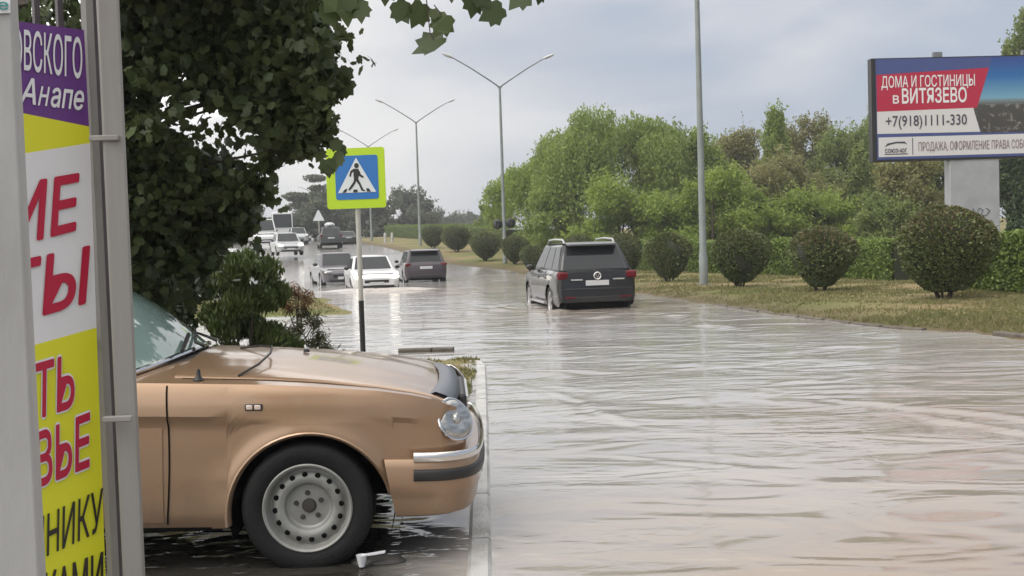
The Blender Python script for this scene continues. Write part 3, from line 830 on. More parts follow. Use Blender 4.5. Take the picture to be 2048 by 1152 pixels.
# ------------------------------------------------------------------ pedestrian crossing sign
sp = foot(727, 14.75, -0.05)
st = thing('crossing_sign', 'blue pedestrian crossing sign on a lime square board and slim post in the water', 'road sign', sp)
RS = Matrix.Rotation(R(-7), 3, 'Z')
mb = MB(); mb.tube([(0, 0, -.2), (0, 0, .85)], .036, 12); mb.build('post_foot', M['black'], st)
mb = MB(); mb.tube([(0, 0, .85), (0, 0, 2.85)], .033, 12); mb.build('post', M['sign_pole'], st)
def rrect(w_, h_, r, c=(0, 0), n=4):
    out = []
    for (sx_, sy_, a0) in ((1, 1, 0), (-1, 1, 90), (-1, -1, 180), (1, -1, 270)):
        for k in range(n + 1):
            a = R(a0 + 90 * k / n)
            out.append((c[0] + sx_ * (w_ / 2 - r) + r * math.cos(a), c[1] + sy_ * (h_ / 2 - r) + r * math.sin(a)))
    return out
def plate(mb, pts, y, th, m=0, zc=2.48, xo=0.0):
    k = len(pts)
    f_ = [RS @ Vector((p[0] + xo, y, 0)) + Vector((0, 0, zc + p[1])) for p in pts]
    b_ = [RS @ Vector((p[0] + xo, y + th, 0)) + Vector((0, 0, zc + p[1])) for p in pts]
    mb.add(f_ + b_, [tuple(range(k)), tuple(2 * k - 1 - j for j in range(k))] + [(j, k + j, k + (j + 1) % k, (j + 1) % k) for j in range(k)], m)
mb = MB(); plate(mb, rrect(.80, .80, .035), -.05, .012); mb.build('board', M['sign_lime'], st, smooth=False)
mb = MB(); plate(mb, rrect(.58, .58, .03, (.015, .01)), -.056, .006); mb.build('blue_panel', M['sign_blue'], st, smooth=False)
mb = MB(); plate(mb, [(-.245, -.19), (.275, -.19), (.015, .27)], -.060, .004); mb.build('white_triangle', M['sign_white'], st, smooth=False)
mb = MB()
def blob(pts): plate(mb, pts, -.064, .004)
blob([(.02 + .032 * math.cos(a), .165 + .034 * math.sin(a)) for a in np.linspace(0, 2 * math.pi, 14)[:-1]])
blob([(-.015, .125), (.045, .12), (.055, .06), (.035, -.02), (-.02, -.015), (-.025, .05)])           # trunk of the figure
blob([(-.02, .125), (-.065, .095), (-.085, .025), (-.062, .02), (-.045, .075), (-.012, .09)])         # rear arm
blob([(.04, .12), (.062, .085), (.075, .045), (.115, .02), (.10, -.002), (.052, .025), (.035, .07)])  # forward arm
blob([(-.02, -.01), (.02, -.01), (-.005, -.07), (-.055, -.135), (-.09, -.165), (-.10, -.145), (-.06, -.09), (-.03, -.05)])
blob([(.0, -.01), (.038, -.015), (.07, -.08), (.10, -.15), (.125, -.165), (.12, -.18), (.075, -.165), (.045, -.09), (.015, -.05)])
blob([(-.185, -.185), (-.135, -.185), (-.115, -.14), (-.145, -.14)]); blob([(-.04, -.185), (.025, -.185), (.02, -.15), (-.03, -.15)]); blob([(.15, -.185), (.205, -.185), (.175, -.14), (.14, -.14)])
mb.build('pictogram', M['black'], st, smooth=False, fix=False)
for z in (2.2, 2.72):
    mb = MB(); mb.box((0, 0, z), (.12, .082, .03), RS); mb.build('clamp', M['galv'], st)

# ------------------------------------------------------------------ street lamps along the median
def lamp(name, label, px, d, H=9.7, top=None, r0=.10, first=None):
    p = foot(px, d, 0); p.z = gz(p.x, p.y) - .02
    t = thing(name, label, 'street lamp', p, math.atan2(EV.y, EV.x), 'double-armed street lamps along the median')
    if first is not None:
        for ch in first.children:
            c = ch.copy(); C.objects.link(c); c.parent = t
            for g_ in ch.children:
                k = g_.copy(); C.objects.link(k); k.parent = c
        return t
    mb = MB(); mb.tube([(0, 0, 0), (0, 0, .9), (0, 0, .95), (0, 0, 4), (0, 0, 9.2), (0, 0, 9.7)], [.125, .12, .10, .09, .065, .055], 12); mb.build('column', M['galv'], t)
    mb = MB(); mb.box((0, 0, .02), (.36, .36, .04)); mb.build('base_plate', M['galv'], t)
    for s in (-1, 1):
        mb = MB(); mb.tube([(0, 0, 9.55), (s * .12, 0, 9.72), (s * .5, 0, 9.98), (s * 1.6, 0, 10.68), (s * 2.55, 0, 11.22)], [.045, .045, .04, .035, .03], 8)
        a = mb.build('arm', M['galv_far'], t)
        mb = MB(); mb.ball((s * 2.82, 0, 11.33), (.36, .15, .085), Matrix.Rotation(-s * R(22), 3, 'Y')); mb.build('lamp_head', M['lamphead'], a)
    return t
l0 = lamp('street_lamp', 'nearest tall lamp column, its arms above the picture, between two round shrubs', 1408, 31.5)
lamp('street_lamp', 'tall double-armed lamp just beyond the dark grey car, black speakers clamped on it', 1011, 60.5, first=l0)
lamp('street_lamp', 'double-armed lamp rising behind the plum hatchback', 842, 86.5, first=l0)
lamp('street_lamp', 'far double-armed lamp partly hidden behind the crossing sign', 745, 113, first=l0)
lamp('street_lamp', 'farthest lamp, a thin column seen below the crossing sign by its post', 687, 140, first=l0)
p = foot(1011, 60.5, 0); p.z = gz(p.x, p.y)
for k, (sx_, lab) in enumerate(((-1, 'black horn speaker on the road side of the second lamp column'), (1, 'black horn speaker on the hedge side of the second lamp column'))):
    mb = MB()
    c = Vector((p.x + sx_ * .36, p.y, p.z + 2.15 + .05 * k))
    mb.lathe([(.03, -.2), (.09, -.2), (.1, -.02), (.22, .12), (.28, .24), (.26, .24), (.08, .02), (.0, .0)], 16, c, 'Y')
    mb.box((p.x + sx_ * .2, p.y, c.z - .04), (.32, .05, .05)); mb.box((c.x, c.y - .12, c.z + .02), (.2, .2, .3))
    tag(mb.build('horn_speaker', M['black'], ang=40), lab, 'loudspeaker', 'speakers on the second lamp')

# ------------------------------------------------------------------ billboard
BD = 34.3
B0 = W(1747, 220, BD)
nb = Vector((0.05, -1, 0)).normalized(); tb = Vector((-nb.y, nb.x, 0)); tb = tb if tb.x > 0 else -tb
cb = on_plane(1945, 470, B0 - nb * .25, nb)
gzb = gz(cb.x, cb.y)
bb = thing('billboard', 'large advertising billboard on a grey column above the biggest round shrub', 'billboard', (0, 0, 0))
rb_ = Matrix.Rotation(math.atan2(tb.y, tb.x), 3, 'Z')
mb = MB(); mb.box((cb.x, cb.y, (gzb - .3 + 4.0) / 2), (1.6, .42, 4.0 - gzb + .3), rb_); col = mb.build('column', M['bluegrey'], bb, bevel=.03)
cface = cb + nb * .213
mb = MB()
for pts in ([(1928, 428), (1935, 418), (1941, 428), (1946, 417), (1953, 427), (1958, 416), (1966, 420), (1962, 430), (1972, 431), (1980, 421), (1972, 416)],):
    mb.tube([on_plane(x, y, cface, nb) + nb * .006 for x, y in pts], .012, 5)
mb.build('graffiti', M['ad_ink'], bb)
mb = MB()
a = on_plane(1742, 117, B0, nb); zt_ = a.z; a2 = on_plane(1749, 324, B0, nb); zb_ = a2.z
Wd = 6.2
def bp_(x, z, off): return Vector((a.x, a.y, 0)) + tb * x + nb * off + Vector((0, 0, z))
mb.hexa([bp_(0, zb_, -.30), bp_(Wd, zb_, -.30), bp_(Wd, zb_, -.003), bp_(0, zb_, -.003), bp_(0, zt_, -.30), bp_(Wd, zt_, -.30), bp_(Wd, zt_, -.003), bp_(0, zt_, -.003)])
mb.build('frame', M['black'], bb, smooth=False)
H_ = zt_ - zb_
def adp(mb, pts, m, off):
    vs = [bp_(x * Wd, zb_ + y * H_, off) for x, y in pts]
    mb.add(vs, [tuple(range(len(vs)))], m)
mb = MB()
adp(mb, [(.022, .02), (.993, .02), (.993, .99), (.022, .99)], 0, .006)                      # navy ground
adp(mb, [(.03, .345), (.30, .345), (.33, .345), (.03, .345)][:0] or [(.03, .045), (.99, .045), (.99, .235), (.03, .235)], 2, .010)
adp(mb, [(.025, .27), (.555, .265), (.52, .50), (.025, .50)], 2, .010)
adp(mb, [(.025, .485), (.54, .50), (.605, .885), (.025, .84)], 1, .012)
mb.build('poster', [M['ad_navy'], M['ad_red'], M['ad_white']], bb, smooth=False, fix=False)
# printed aerial photo: blue sky over a dark town
def print_material():
    m = bpy.data.materials.new('ad_photo_print'); m.use_nodes = True
    t = m.node_tree; p = t.nodes['Principled BSDF']; p.inputs['Roughness'].default_value = .4
    g_ = N(t, 'ShaderNodeTexCoord'); s_ = N(t, 'ShaderNodeSeparateXYZ'); t.links.new(g_.outputs['Generated'], s_.inputs[0])
    nz = N(t, 'ShaderNodeTexNoise'); nz.inputs['Scale'].default_value = 3.2; nz.inputs['Detail'].default_value = 9; nz.inputs['Roughness'].default_value = .75; t.links.new(g_.outputs['Object'], nz.inputs['Vector'])
    r = N(t, 'ShaderNodeValToRGB')
    for k, (pos, c) in enumerate(((.0, (.05, .045, .04)), (.36, (.06, .055, .05)), (.42, (.16, .2, .2)), (.46, (.16, .34, .46)), (.75, (.02, .13, .36)), (1, (.03, .06, .24)))):
        e_ = r.color_ramp.elements[k] if k < 2 else r.color_ramp.elements.new(pos)
        e_.position = pos; e_.color = (*c, 1)
    t.links.new(s_.outputs['Z'], r.inputs['Fac'])
    mr = N(t, 'ShaderNodeMapRange'); mr.inputs['From Min'].default_value = .52; mr.inputs['From Max'].default_value = .66; t.links.new(nz.outputs['Fac'], mr.inputs['Value'])
    lo_ = math_node(t, 'LESS_THAN', s_.outputs['Z'], .38)
    f = math_node(t, 'MULTIPLY', mr.outputs[0], lo_)
    mx = N(t, 'ShaderNodeMix', data_type='RGBA'); mx.inputs['B'].default_value = (.38, .34, .31, 1)
    t.links.new(r.outputs[0], mx.inputs['A']); t.links.new(f, mx.inputs['Factor']); t.links.new(mx.outputs['Result'], p.inputs['Base Color'])
    return m
mb = MB(); adp(mb, [(.56, .255), (.99, .255), (.99, .985), (.62, .985), (.605, .885), (.54, .50), (.52, .50)], 0, .009)
mb.add([], [])
mb.build('printed_view', print_material(), bb, smooth=False, fix=False)
def adt(mb, s, x0, x1, y0, y1, m, bold, sh=0.0):
    aa, hh, f, asp = text_norm(s, sh)
    for k, (dx, dy) in enumerate(shifts(bold)):
        for i_, t_ in enumerate(f):
            mb.add([bp_((x0 + (x1 - x0) * (aa[j] + dx / asp)) * Wd, zb_ + (y0 + (y1 - y0) * (hh[j] + dy)) * H_, .016 + .0006 * k + .00008 * (i_ % 7)) for j in t_], [tuple(range(len(t_)))], m)
mb = MB()
adt(mb, 'ДОМА И ГОСТИНИЦЫ', .05, .53, .715, .825, 0, .012)
adt(mb, 'в', .108, .138, .56, .665, 0, .012)
adt(mb, 'ВИТЯЗЕВО', .155, .486, .56, .70, 0, .028)
adt(mb, '+7(918)1111-330', .07, .486, .34, .445, 1, .014)
adt(mb, 'ПРОДАЖА, ОФОРМЛЕНИЕ ПРАВА СОБСТВЕННОСТИ', .235, .97, .095, .18, 2, .008)
adt(mb, 'союз-юг', .062, .175, .085, .135, 3, .02)
for pts in ([(.06, .14), (.075, .175), (.12, .19), (.165, .19), (.178, .16), (.165, .172), (.12, .175), (.085, .16)], [(.06, .075), (.18, .075), (.18, .066), (.06, .066)], [(.203, .06), (.207, .06), (.207, .225), (.203, .225)]):
    mb.add([bp_(x * Wd, zb_ + y * H_, .016) for x, y in pts], [tuple(range(len(pts)))], 3)
mb.build('lettering', [M['v_letter'], M['ad_ink'], M['ad_brown'], M['ad_ink']], bb, smooth=False, fix=False)
for x_q in (2.15, 5.0):
    mb = MB(); mb.box(bp_(x_q, zt_ + .08, -.1), (.28, .12, .16), rb_); mb.build('spotlight', M['galv_far'], bb)

# ------------------------------------------------------------------ round shrubs, hedge
def shrub(label, px, d, wd, hh, seed, tip=False, n=5200, rb=.105):
    n = int(n * 2.4)
    p = foot(px, d, 0); p.z = gz(p.x, p.y) - .03
    rng = np.random.default_rng(seed)
    t = thing('round_shrub', label, 'shrub', p, rng.uniform(0, 6.28), 'clipped round shrubs along the median')
    rx = wd / 2
    # vase outline: narrow foot, widest above the middle, domed top
    prof = [(.30, .10), (.50, .20), (.78, .36), (.96, .54), (1.0, .66), (.93, .80), (.72, .91), (.40, .98), (.0, 1.0)]
    zz = np.array([q[1] for q in prof]); rr = np.array([q[0] for q in prof])
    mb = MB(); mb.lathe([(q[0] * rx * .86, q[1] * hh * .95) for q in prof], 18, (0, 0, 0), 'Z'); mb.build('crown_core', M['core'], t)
    mb = MB()
    for k in range(6):
        a = rng.uniform(0, 6.28); mb.tube([(.06 * math.cos(a), .06 * math.sin(a), -.05), (.3 * rx * math.cos(a), .3 * rx * math.sin(a), hh * .25)], [.035, .02], 5)
    mb.build('stem', M['bark'], t)
    z = rng.uniform(.08, 1, n) ** .85; th = rng.uniform(0, 6.28, n)
    bulge = 1 + .10 * np.sin(2 * th + seed * 1.7) * np.sin(4 * z + seed) + .05 * np.sin(7 * th + 11 * z + seed) + .10 * np.cos(th - seed * 2.1)
    stray = rng.uniform(0, 1, n) < .05; bulge = bulge + stray * rng.uniform(.02, .14, n)
    r_ = np.interp(z, zz, rr) * rx * bulge * (1 - .16 * rng.uniform(0, 1, n) ** 2)
    Pp = np.stack([r_ * np.cos(th), r_ * np.sin(th), z * hh * (1 + .03 * np.sin(4 * th + seed))], -1)
    out = np.stack([np.cos(th), np.sin(th), (z - .45) * 1.8], -1)
    V, Fk = kites(Pp, rb * .62, rng, dirs=out, dspread=.9, width=.6)
    mi = ((z > .72 + rng.normal(0, .12, n)) & (rng.uniform(0, 1, n) < (.5 if tip else .15))).astype(int)
    np_mesh('foliage', V, Fk, [M['shrub'], M['shrubtip']], t, mi=mi)
    return t
shrub('largest round shrub, right below the billboard column', 1888, 21.3, 1.86, 1.78, 1, True, 7500)
shrub('round shrub with reddish tips, next before the largest one', 1641, 25.6, 1.45, 1.5, 2, True)
shrub('round shrub just after the nearest lamp column, with a straight stem below', 1480, 29.2, 1.52, 1.52, 3)
shrub('round shrub just before the nearest lamp column, behind the kerb', 1339, 34.3, 1.45, 1.52, 4)
shrub('dark round shrub half hidden by the tail of the dark grey car', 1250, 39.5, 1.5, 1.6, 5, n=3500)
shrub('shrub peeping over the roof of the dark grey car', 1160, 45, 1.5, 1.65, 6, n=3000)
shrub('small round shrub by the front wheel of the dark grey car', 1064, 54.5, 1.25, 1.3, 7, n=3000)
shrub('dark shrub touching the second lamp column', 1030, 59.5, 1.5, 1.55, 8, n=3000)
shrub('dark bush standing before the second lamp column', 972, 63, 1.75, 1.65, 9, n=3000)
shrub('dark rounded bush on the grass past the plum hatchback', 915, 73, 2.0, 1.75, 10, n=3000)
shrub('rounded bush behind the roof of the plum hatchback', 868, 80, 1.9, 1.7, 12, n=2400)

def hedge(label, px0, d0, px1, d1, hh, wdt, seed, n):
    a, b = foot(px0, d0, 0), foot(px1, d1, 0)
    rng = np.random.default_rng(seed)
    L = Vector((b.x - a.x, b.y - a.y, 0)); ln = L.length; L.normalize(); Nn = Vector((-L.y, L.x, 0))
    k = max(2, int(ln / 3)); n = int(n * 2.2)
    t = thing('hedge', label, 'hedge', (0, 0, 0), 0, 'clipped hedges behind the shrubs')
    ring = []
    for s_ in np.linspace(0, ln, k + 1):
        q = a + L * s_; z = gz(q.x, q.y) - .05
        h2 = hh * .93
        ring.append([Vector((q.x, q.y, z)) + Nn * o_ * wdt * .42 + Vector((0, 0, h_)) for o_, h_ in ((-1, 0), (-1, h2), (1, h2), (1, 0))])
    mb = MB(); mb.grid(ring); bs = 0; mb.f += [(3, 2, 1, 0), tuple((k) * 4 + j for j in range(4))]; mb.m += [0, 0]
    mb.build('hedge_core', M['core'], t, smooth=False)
    s_ = rng.uniform(0, ln, n); side = rng.uniform(0, 1, n)
    perim = 2 * hh + wdt
    f_ = side * perim
    o_ = np.where(f_ < hh, -1, np.where(f_ < hh + wdt, (f_ - hh) / wdt * 2 - 1, 1)) * wdt / 2
    z_ = np.where(f_ < hh, f_, np.where(f_ < hh + wdt, hh, perim - f_)) 
    wob = .06 * np.sin(s_ * 1.3 + seed) + .04 * np.sin(s_ * 3.1)
    X_ = a.x + L.x * s_ + Nn.x * (o_ + rng.normal(0, .05, n)); Y_ = a.y + L.y * s_ + Nn.y * (o_ + rng.normal(0, .05, n))
    Z_ = ground_z(X_, Y_) + z_ + wob * (z_ > hh * .5) + rng.normal(0, .035, n)
    V, Fk = kites(np.stack([X_, Y_, Z_], -1), .085, rng, width=.65)
    np_mesh('foliage', V, Fk, M['hedge'], t)
hedge('clipped hedge piece at the picture edge, beyond the largest shrub', 2110, 21.8, 1955, 24.5, 1.12, 1.2, 21, 9000)
hedge('clipped hedge block between the largest shrub and the reddish-tipped one', 1822, 29, 1703, 32.5, 1.02, 1.1, 22, 8000)
hedge('hedge block behind the two middle round shrubs', 1688, 33.5, 1402, 42, 1.05, 1.1, 23, 15000)
hedge('long clipped hedge running beyond the dark grey car to the second lamp', 1385, 43, 1045, 70, 1.22, 1.2, 24, 18000)
hedge('far hedge running on past the plum hatchback to the crossing sign', 1030, 76, 782, 140, 1.35, 1.5, 25, 18000)

# ------------------------------------------------------------------ trees behind the hedge
def tr(name, label, px, d, ytop, wpx, kind, lm, seed, n=6000, leaf=.24, low=.12, group='trees behind the hedge'):
    n = int(n * (5.0 if d < 80 else 2.6)); leaf *= .70 if d < 80 else 1.0
    p = foot(px, d, 0)
    z = gz(p.x, p.y)
    q = W(px, ytop, d)
    return tree(name, label, p.x, p.y, q.z - z, wpx / F_PX * d, kind, lm, group, seed, n, leaf, low)
tr('willow_tree', 'tallest drooping willow rising above the dark grey car', 1218, 66, 203, 285, 'willow', 'willow', 31, 15000, .30, .12)
tr('willow_tree', 'lower thin-leaved willow by the second lamp', 1062, 72, 308, 150, 'willow', 'willow2', 32, 5200, .28, .1)
tr('leafy_bush', 'bright green low bush in front of the tallest willow', 1245, 58, 372, 215, 'bush', 'willow2', 33, 7000, .22, .08)
tr('leafy_tree', 'green tree just behind the nearest lamp column', 1388, 66, 262, 140, 'broad', 'willow', 34, 6000, .26)
tr('leafy_bush', 'yellow-green bush behind the shrub after the nearest lamp', 1430, 54, 345, 190, 'bush', 'willow2', 35, 7000, .22, .1)
tr('leafy_tree', 'olive-brown tree top right of the nearest lamp column', 1482, 72, 272, 160, 'broad', 'russet', 36, 6000, .26)
tr('poplar_tree', 'pointed green tree forming the peak in the middle of the tree line', 1556, 68, 222, 150, 'poplar', 'willow', 37, 7500, .26, .2)
tr('leafy_tree', 'olive tree filling the line below the pointed tree', 1580, 62, 318, 215, 'broad', 'russet', 38, 7500, .24, .1)
tr('leafy_bush', 'bright green low bush behind the reddish-tipped shrub', 1620, 54, 395, 220, 'bush', 'willow2', 39, 7000, .22, .08)
tr('leafy_tree', 'mid green tree with ragged top left of the billboard', 1690, 68, 262, 180, 'broad', 'mid', 40, 7000, .26)
tr('leafy_tree', 'dark green narrow tree beside the left edge of the billboard', 1725, 60, 300, 120, 'poplar', 'mid', 41, 5500, .24, .1)
tr('leafy_bush', 'olive and rust speckled bush under the billboard', 1812, 52, 318, 190, 'bush', 'russet', 42, 8000, .22, .08)
tr('leafy_bush', 'grey-green low bush behind the largest shrub', 1760, 50, 400, 150, 'bush', 'mid', 43, 5000, .2, .08)
tr('leafy_tree', 'dark green tree between the billboard column and the picture edge', 2040, 50, 300, 170, 'broad', 'deep', 44, 8000, .24, .1)
tr('leafy_tree', 'tall tree whose top rises behind the billboard', 2046, 64, 42, 110, 'broad', 'mid', 45, 6000, .28, .3)
tr('leafy_tree', 'tree hidden behind the billboard panel, seen under it', 1895, 58, 250, 200, 'broad', 'mid', 46, 6500, .24, .1)
tr('leafy_bush', 'low bushes showing between the second lamp and the tallest willow', 1110, 64, 385, 170, 'bush', 'willow', 47, 5500, .22, .08)
tr('leafy_bush', 'dark low bush in the shade right of the tallest willow', 1330, 60, 395, 130, 'bush', 'mid', 48, 4500, .22, .08)
tr('leafy_tree', 'small tree on the skyline left of the second lamp', 985, 92, 412, 90, 'bush', 'mid', 49, 3000, .26, .08)
tr('pine_tree', 'dark rounded pine behind the third lamp', 815, 165, 385, 130, 'broad', 'fargreen', 50, 5500, .5, .06, 'far trees')
tr('pine_tree', 'dark pine right behind the crossing sign post', 735, 150, 392, 120, 'broad', 'fargreen', 51, 5500, .5, .06, 'far trees')
tr('pine_tree', 'big grey-green pine leaning over the road beyond the parked cars', 640, 150, 342, 170, 'pine', 'fargreen', 52, 6500, .5, .1, 'far trees')
tr('pine_tree', 'lower dark tree at the road bend behind the small warning sign', 645, 135, 405, 110, 'broad', 'fargreen', 53, 5000, .42, .05, 'far trees')
tr('pine_tree', 'tree in the gap between the two far pines', 690, 158, 372, 100, 'broad', 'fargreen', 54, 4500, .5, .05, 'far trees')
tr('leafy_tree', 'rounded green tree between the nearest lamp column and the tallest willow', 1340, 72, 272, 150, 'broad', 'mid', 70, 6000, .26)
tr('leafy_tree', 'olive tree on the skyline before the pointed tree', 1440, 76, 290, 170, 'broad', 'mid', 71, 6000, .26)
tr('leafy_tree', 'rust-tinged tree close behind the pointed tree', 1622, 74, 240, 130, 'broad', 'russet', 72, 5500, .26)
tr('leafy_tree', 'tree with a domed top against the billboard edge', 1735, 74, 245, 120, 'broad', 'willow', 73, 5000, .26)
tr('leafy_bush', 'pale green bush low behind the first middle shrub', 1520, 56, 380, 170, 'bush', 'willow', 74, 5500, .22, .06)
tr('leafy_bush', 'pale bush low behind the hedge by the nearest lamp', 1340, 57, 400, 170, 'bush', 'willow2', 75, 5500, .22, .06)
for k, (px, d, yt, wpx) in enumerate(((880, 230, 424, 60), (920, 260, 431, 70), (960, 250, 428, 70), (600, 190, 420, 60), (505, 200, 425, 90), (440, 120, 400, 190))):
    lab = ['hazy low tree right of the dark rounded pine', 'hazy low tree on the skyline over the far hedge', 'hazy tree on the skyline close to the second lamp',
           'small distant tree behind the white bus', 'distant tree left of the white bus', 'far dark tree mass behind the maple branches'][k]
    tr('distant_tree', lab, px, d, yt, wpx, 'broad', 'fargreen', 60 + k, 2500, .55, .05, 'far trees')

# ------------------------------------------------------------------ maple over the tan car, with a twig hanging into the picture
rng = np.random.default_rng(77)
mt = thing('maple_tree', 'dark leafy maple hanging over the tan car beside the gate', 'tree', (-3.5, 7.9, 0))
base = Vector((-3.5, 7.9, 0))
LUMPS = [(330, 40, 7, 140), (330, 210, 7, 140), (345, 370, 7.2, 125), (330, 520, 7.4, 115), (450, 50, 7, 125), (470, 180, 7, 105), (445, 315, 7.2, 105), (405, 425, 7.4, 72),
         (560, 40, 6.8, 100), (575, 150, 6.8, 95), (560, 255, 6.8, 85), (625, 75, 6.6, 60), (515, 110, 6.9, 80), (500, 240, 6.9, 75), (420, 250, 7, 85), (530, 310, 6.9, 52), (640, 165, 6.6, 52), (632, 240, 6.6, 42), (600, 300, 6.7, 48), (505, 360, 7, 50), (465, 425, 7.3, 55),
         (340, 560, 8.6, 80), (290, 590, 7.9, 85), (390, 480, 8.4, 62), (330, 640, 8.8, 60), (150, 150, 7, 150), (150, 400, 7, 150), (450, -140, 6.6, 160), (620, -110, 6, 120), (280, -160, 6.4, 160)]
lumps = []
for (px, py, d, rp_) in LUMPS:
    c = W(px, py, d) - base
    rr = rp_ / F_PX * d
    lumps.append(((c.x, c.y, c.z), (rr, rr * 1.25, rr)))
P = lump_points(lumps, 40000, rng, .6, .27, 4.2); P = np.concatenate([P, sprays(P, 4200, .34, rng, -.3)])
V1, F1 = maples(P, .076, rng)
# single hanging leaves on the twig at the top of the picture (pixel of the leaf middle, size in px, droop angle)
TW = [(722, 22, 66, 88), (805, 22, 74, 60), (835, 28, 62, 115), (862, 92, 70, 150), (883, 48, 52, 120), (868, 28, 34, 20), (948, 8, 56, 100), (985, 26, 78, 150), (965, -8, 60, 60), (1040, -6, 46, 130), (1080, -8, 40, 100), (690, -10, 80, 80), (770, -18, 80, 90),
      (905, -25, 80, 90), (660, 30, 60, 70), (690, 150, 40, 110), (688, 175, 44, 130), (675, 320, 34, 100), (655, 335, 36, 80), (672, 290, 34, 60), (700, 5, 50, 30)]
tp, td, tn, ts = [], [], [], []
for (px, py, s_, an) in TW:
    d = 4.6 if py < 100 else 6.6
    tp.append(np.array(W(px, py, d) - base)); ts.append(s_ / F_PX * d * 1.15)
    a = R(an)
    dd = rt * (-math.cos(a)) * -1 + up * (-math.sin(a)); td.append(np.array(dd))
    nn_ = -fwd + rt * rng.uniform(-.9, .9) + up * rng.uniform(-.5, .9); tn.append(np.array(nn_))
V2, F2 = maples(np.array(tp), np.array(ts), rng, D=np.array(td), NN=np.array(tn))
V = np.concatenate([V1, V2]); Fm = np.concatenate([F1, F2 + len(V1)])
np_mesh('crown', V, Fm, M['maple'], mt)
mb = MB()
mb.tube([(0, 0, -.1), (.05, 0, 1.0), (.0, -.05, 2.2), (.1, -.1, 3.4), (.2, -.2, 4.6)], [.16, .13, .12, .09, .05], 10)
for (px, py, d, r_) in ((560, 60, 6.8, .035), (575, 160, 6.8, .03), (600, 290, 6.7, .02), (440, 310, 7.2, .03), (420, 440, 7.4, .025), (330, 520, 7.4, .03), (640, 160, 6.6, .015), (450, 50, 7, .035)):
    e_ = W(px, py, d) - base; z = max(1.1, e_.z * .75); s_ = Vector((.02, -.03, z)); mid_ = s_.lerp(e_, .5) + Vector((0, 0, .15))
    mb.tube([s_, mid_, e_], [r_, r_ * .7, r_ * .25], 6)
tw = [W(560, -80, 5.2), W(690, -28, 4.8), W(800, -22, 4.6), W(900, -30, 4.55), W(990, -24, 4.55), W(1085, -30, 4.5)]
mb.tube([Vector((.1, -.1, 3.3))] + [q - base for q in tw], [.05, .02, .012, .009, .007, .005, .003], 6)
for (px, py, x2, y2) in ((700, -28, 722, 2), (795, -22, 808, -8), (850, -26, 860, 65), (860, 65, 866, 78), (868, 10, 884, 30), (960, -26, 965, 0), (1035, -26, 1040, -14)):
    mb.tube([W(px, py, 4.6) - base, W(x2, y2, 4.6) - base], .0025, 5)
mb.build('trunk', M['bark'], mt)

# juniper, darker bush behind the windscreen and the pine seedling
def fuzzy_bush(name, label, cat, px, d, wd, hh, n, leaf, mats, seed, prof, dirup=.9, width=.3):
    p = foot(px, d, 0); p.z = gz(p.x, p.y) - .02
    rng = np.random.default_rng(seed)
    t = thing(name, label, cat, p)
    lumps = []
    for k in range(34):
        z = rng.uniform(.06, .95); a = rng.uniform(0, 6.28); q = np.interp(z, *prof) * rng.uniform(.35, .95)
        lumps.append(((math.cos(a) * q * wd / 2, math.sin(a) * q * wd / 2, z * hh), (wd * .13, wd * .13, hh * .09)))
    P = lump_points(lumps, n, rng, .5)
    o_ = P.copy(); o_[:, 2] = np.abs(o_[:, 2]) * .5 + dirup * wd * .5
    o_ /= np.linalg.norm(o_, axis=1, keepdims=True)
    V, Fk = kites(P, leaf, rng, dirs=o_, dspread=.6, width=width)
    np_mesh('foliage', V, Fk, mats, t)
    mb = MB()
    for k in range(5):
        a = rng.uniform(0, 6.28); mb.tube([(0, 0, -.05), (.2 * wd * math.cos(a), .2 * wd * math.sin(a), hh * .6)], [.03, .008], 6)
    mb.build('stem', M['bark'], t)
fuzzy_bush('juniper_bush', 'rounded green juniper behind the bonnet of the tan car', 'bush', 492, 9.8, 1.12, 1.48, 26000, .062, M['juniper'], 81, ([0, .15, .45, .7, .85, 1], [.85, 1, .95, .72, .5, .2]))
fuzzy_bush('dark_bush', 'dark bush behind the windscreen of the tan car', 'bush', 325, 9.9, 1.15, 1.5, 13000, .10, M['deep'], 82, ([0, .3, .7, 1], [.9, 1, .8, .3]), .5, .5)

p = foot(600, 10.6, 0); p.z = gz(p.x, p.y) - .02
t = thing('pine_seedling', 'small scraggly pine seedling with a rust-brown top between the juniper and the sign', 'young pine', p)
mb = MB(); mb.tube([(0, 0, -.05), (.02, 0, .34), (.0, .01, .68), (.03, 0, 1.1)], [.022, .018, .013, .006], 7)
tips = [((.0, 0, .62), 1), ((.06, .0, .58), 1), ((-.05, .02, .54), 1), ((.03, .03, .5), 0), ((.10, 0, .45), 0), ((.16, -.02, .30), 0), ((.22, 0, .25), 0), ((.30, .03, .16), 0), ((.36, 0, .08), 0), ((-.06, 0, .40), 0), ((.02, -.05, .42), 0), ((.12, .04, .36), 0),
        ((.27, -.03, .06), 0), ((.33, .0, .20), 0), ((.08, 0, .33), 0)]
for q, _k in tips:
    q = tuple(1.72 * c for c in q)
    s_ = Vector((.005, 0, max(.1, q[2] * .7 if q[0] < .2 else .22)))
    mb.tube([s_, s_.lerp(Vector(q), .55) + Vector((0, 0, -.02)), q], [.008, .006, .003], 5)
mb.build('trunk', M['bark'], t)
rng = np.random.default_rng(5)
VV, FF, MI = [], [], []
for q, k in tips:
    n = 190
    Pp = np.array(q)[None] * 1.72 + rng.normal(0, .038, (n, 3))
    d = unit(n, rng); d[:, 2] += .5
    V, Fk = kites(Pp, .075, rng, dirs=d, dspread=.2, width=.14)
    FF.append(Fk + sum(len(a) for a in VV)); VV.append(V); MI.append(np.full(n, k))
np_mesh('needles', np.concatenate(VV), np.concatenate(FF), [M['needle'], M['rust_needle']], t, mi=np.concatenate(MI))

